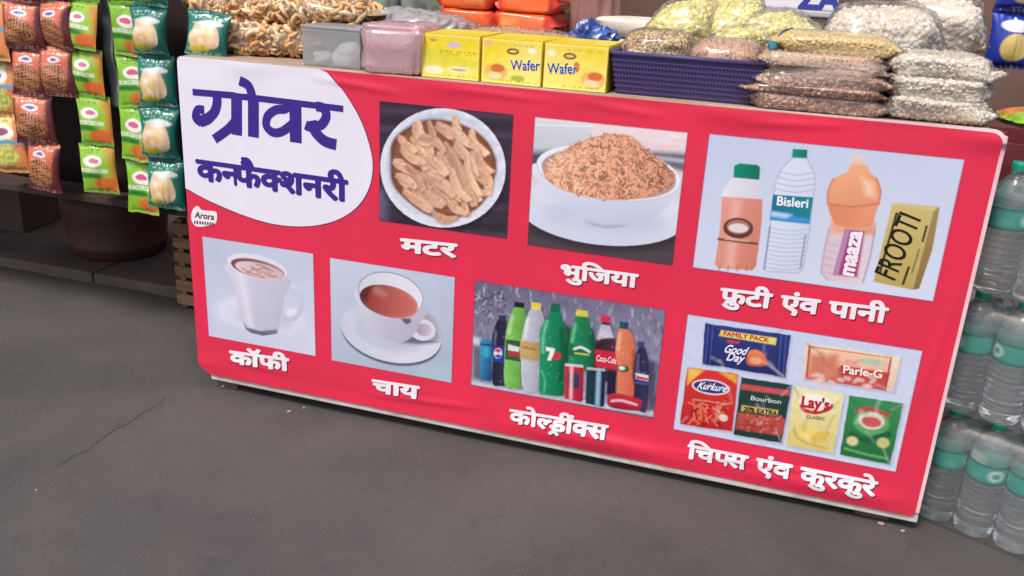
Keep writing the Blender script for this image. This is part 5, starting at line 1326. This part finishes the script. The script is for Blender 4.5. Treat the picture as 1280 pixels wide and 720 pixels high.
# ------------------------------------------------------------------ right side: bottles, hanging packets, crates
def bottle_profile():
    P = [(.0, .006), (.018, .004), (.030, .0), (.0375, .003), (.0405, .010), (.0415, .02)]
    z = .024
    for i in range(8): P += [(.0415, z), (.0405, z + .002), (.0388, z + .005), (.0388, z + .007), (.0405, z + .010), (.0415, z + .012)]; z += .0135
    P += [(.0415, .134), (.0405, .138), (.0405, .186), (.0418, .190), (.0412, .196)]
    for i in range(3): P += [(.0405 - i * .003, .201 + i * .009), (.0385 - i * .0034, .205 + i * .009)]
    P += [(.028, .232), (.019, .243), (.0142, .249), (.0135, .254), (.0160, .2555), (.0160, .2575), (.0135, .258), (.0132, .272), (.0, .272)]
    return P
m, n_, l_, b_ = nodes_of('bottled_water')
b_.inputs['Base Color'].default_value = (.95, .985, .98, 1); b_.inputs['Transmission Weight'].default_value = .94; b_.inputs['IOR'].default_value = 1.33; b_.inputs['Roughness'].default_value = .03
WATER = m
GREENCAP = pmat('green_cap', c(30, 150, 122), .35, .06, 30)
BM = mesh_data('bottle_body', *lathe(bottle_profile(), 28, False), WATER)
cap_prof = [(.0148, .2582), (.0156, .2585)]
for i in range(4): cap_prof += [(.0158, .2600 + i * .003), (.0153, .2615 + i * .003)]
cap_prof += [(.0150, .2735), (.0135, .2752), (.0, .2755)]
CM = mesh_data('bottle_cap', *lathe(cap_prof, 24, False), GREENCAP)
th = np.linspace(0, 2 * math.pi, 49)[:-1]; lz = np.linspace(.139, .185, 13)
LT, LZ = np.meshgrid(th, lz); LV = np.stack([.0412 * np.cos(LT), .0412 * np.sin(LT), LZ], -1).reshape(-1, 3); LF = []
for j in range(12):
    for i in range(48): i2 = (i + 1) % 48; LF.append((j * 48 + i, j * 48 + i2, (j + 1) * 48 + i2, (j + 1) * 48 + i))
lc = np.tile(c(30, 168, 150), LT.shape + (1,)); ph = (LT % (2 * math.pi / 2)) / (math.pi); vv_ = (LZ - .139) / .046
lc = lay(lc, sstep(vv_ - .88, .06) + sstep(.12 - vv_, .06), c(16, 112, 108)); lc = lay(lc, np.clip(ellm(ph, vv_, .5, .5, .13, .3, .3), 0, 1), c(214, 238, 232)); lc = lay(lc, ellm(ph, vv_, .5, .5, .08, .12, .3), c(80, 160, 170)); lc = lay(lc, ellm(ph, vv_, .15, .4, .12, .18, .4), c(70, 180, 160))
LM = mesh_data('bottle_label', LV, LF, cmat('label_print', .35, .45, .2), np.clip(lc.reshape(-1, 3), 0, 1))
SHRINK = film_mat('shrink_wrap', gloss=.06, milk=.07, rough=.08)
ang = rad(-24); ux = np.array([math.cos(ang), math.sin(ang)]); uy = np.array([-math.sin(ang), math.cos(ang)])
B0 = np.array([1.922, .098]); PITCH = .0845; NC, NR = 4, 3
rsb = np.random.RandomState(12)
wlab = ['bottom pack of water bottles, resting on the asphalt beside the banner', 'middle pack of water bottles in the stack beside the banner', 'top pack of water bottles in the stack beside the banner']
for tier in range(3):
    off_ = np.array([[0, 0], [-.004, .006], [.004, .003]])[tier]; rz = ang + [0, .03, -.02][tier]
    t = thing('water_pack', wlab[tier], 'water bottles', (B0[0] + off_[0], B0[1] + off_[1], tier * .2785 + .001), rz, 'shrink wrapped packs of water bottles')
    for i in range(NC):
        for j in range(NR):
            b = obj('bottle', BM, t, (i * PITCH, j * PITCH, 0), (rsb.uniform(-.008, .008), rsb.uniform(-.008, .008), rsb.uniform(0, 6.28)))
            obj('cap', CM, b); obj('label', LM, b)
    # shrink film: a rounded sleeve that dips between the bottle tops
    R_ = .0445; nx_ = 46; outl = []
    cs = [(0, 0), ((NC - 1) * PITCH, 0), ((NC - 1) * PITCH, (NR - 1) * PITCH), (0, (NR - 1) * PITCH)]
    for k, (cx, cy) in enumerate(cs):
        for a in np.linspace(math.pi * (1 + k * .5), math.pi * (1.5 + k * .5), 9): outl.append((cx + R_ * math.cos(a), cy + R_ * math.sin(a)))
        nx2 = cs[(k + 1) % 4]; a = math.pi * (1.5 + k * .5); ox, oy = R_ * math.cos(a), R_ * math.sin(a)
        for s in np.linspace(0, 1, 14)[1:-1]: outl.append((cx + (nx2[0] - cx) * s + ox, cy + (nx2[1] - cy) * s + oy))
    outl = np.array(outl); cen = outl.mean(0); rows = []
    for z, k in [(.0015, .985), (.02, 1.0), (.08, 1.0), (.14, 1.0), (.19, 1.0), (.215, .97), (.235, .90), (.25, .80), (.262, .62), (.266, .3)]:
        q = cen + (outl - cen) * k; rip = 1 + .006 * sn(np.column_stack([q * 30, np.full(len(q), z * 14)]), 1.5, 200 + tier); q = cen + (q - cen) * rip[:, None]
        rows.append(np.column_stack([q, np.full(len(q), z)]))
    m_ = len(outl); SFv = np.concatenate(rows); SFf = []
    for j in range(len(rows) - 1):
        for i in range(m_): i2 = (i + 1) % m_; SFf.append((j * m_ + i, j * m_ + i2, (j + 1) * m_ + i2, (j + 1) * m_ + i))
    part('shrink_film', (SFv, SFf), SHRINK, t)

# pale cartons added behind the bottles to brighten them, maroon crate on top
MAROON = pmat('maroon_plastic', c(112, 44, 50), .5, .12, 10)
PALEC = pmat('pale_carton', c(222, 216, 212), .75, .1, 10, bump=.15, bscale=40, dirt=c(150, 138, 130), dscale=5, damt=.5)
for k in range(2):
    t = thing('pale_carton', ['pale grey carton on the ground behind the water bottles', 'pale grey carton under the maroon crate behind the water bottles'][k], 'carton', (2.12, .49, .001 + k * .286), .03 * k, 'pale cartons behind the water bottles')
    part('carton_body', box(-.2, .2, -.1, .19, 0, .28, .004), PALEC, t, smooth=False)
    part('flap', box(-.199, .199, -.099, .044, .2805, .2845, .001), PALEC, t, smooth=False); part('flap', box(-.199, .199, .046, .189, .2805, .2845, .001), PALEC, t, smooth=False)
for k in (2,):
    t = thing('plastic_crate', 'maroon plastic bottle crate on two pale cartons behind the water bottles', 'crate', (2.12, .48, .001 + k * .286), 0)
    for sx in (0, 1):
        for sy in (0, 1):
            part('corner', box(-.2 + sx * .372, -.172 + sx * .372, -.1 + sy * .272, -.072 + sy * .272, 0, .28, .003), MAROON, t, smooth=False)
    for z in (.02, .11, .20):
        part('rail', box(-.171, .171, -.096, -.084, z, z + .055, .002), MAROON, t, smooth=False); part('rail', box(-.171, .171, .184, .196, z, z + .055, .002), MAROON, t, smooth=False)
        part('rail', box(-.196, -.184, -.071, .171, z, z + .055, .002), MAROON, t, smooth=False); part('rail', box(.184, .196, -.071, .171, z, z + .055, .002), MAROON, t, smooth=False)
    part('floor', box(-.18, .18, -.08, .18, .004, .014), MAROON, t, smooth=False)
lying_packet('lime_packet', 'lime and yellow packet lying on the maroon crate', 'snack packet', f_green2, .15, .2, .045, (2.03, .46, .8545), .3, 95)
rr_ = thing('hanging_rail', 'steel rail on two posts behind the table end', 'rail', (0, 0, 0))
part('rail', tube([(1.84, .88, 1.42), (2.75, .88, 1.42)], .011, 10), STEEL, rr_)
for x in (1.86, 2.7): part('post', box(x - .015, x + .015, .895, .925, .034, 1.47, .002), STEEL, rr_, smooth=False)
for i, (x, lab) in enumerate([(2.0, 'strip of blue crisps packets hanging above the maroon crate'), ]):
    t = thing('blue_packet_strip', lab, 'snack packets', (x, .86, 1.41), 0)
    V, F, cc = packet(f_blue, .125, .15, .045, 97 + i); me = mesh_data('packet', V, F, PACK, cc)
    for k in range(3): obj('packet', me, t, (0, -.004 * (k % 2), -.006 - k * .148), (-.05, 0, .1 * (k - 1)))
    part('hook', tube([(0, 0, -.008), (0, 0, .008), (0, .01, .024), (0, .022, .027), (0, .036, .015)], .0022, 6), STEEL, t)

# ------------------------------------------------------------------ grit and scraps on the asphalt
rsg = np.random.RandomState(33)
LIGHT = pmat('pale_scrap', c(160, 150, 140), .8, .15, 30)
items = []
spots = [(279, 481, .008), (362, 512, .007), (380, 507, .005), (45, 611, .004), (1101, 655, .008), (1128, 664, .006), (160, 330, .004)]
for i in range(60): spots.append((rsg.uniform(0, 1150), rsg.uniform(400, 719), rsg.uniform(.0006, .0013)))
for px, py, s in spots:
    p = bp(px, py, 2, 0)
    if p[1] > .5 or (p[1] > -.01 and p[0] > -.02): 
        if s < .004: continue
    V, F = piece('grain'); V = V * np.array([1.2, .8, .45]) * s; a = rsg.uniform(0, 6.28); q = V.copy(); V[:, 0] = q[:, 0] * math.cos(a) - q[:, 1] * math.sin(a); V[:, 1] = q[:, 0] * math.sin(a) + q[:, 1] * math.cos(a)
    items.append((V + [p[0], p[1], ground_z(p[0], p[1]) + s * .25], F))
gt = part('grit', merge(items), LIGHT); tag(gt, 'small pale grit and scraps scattered on the asphalt', kind='stuff')
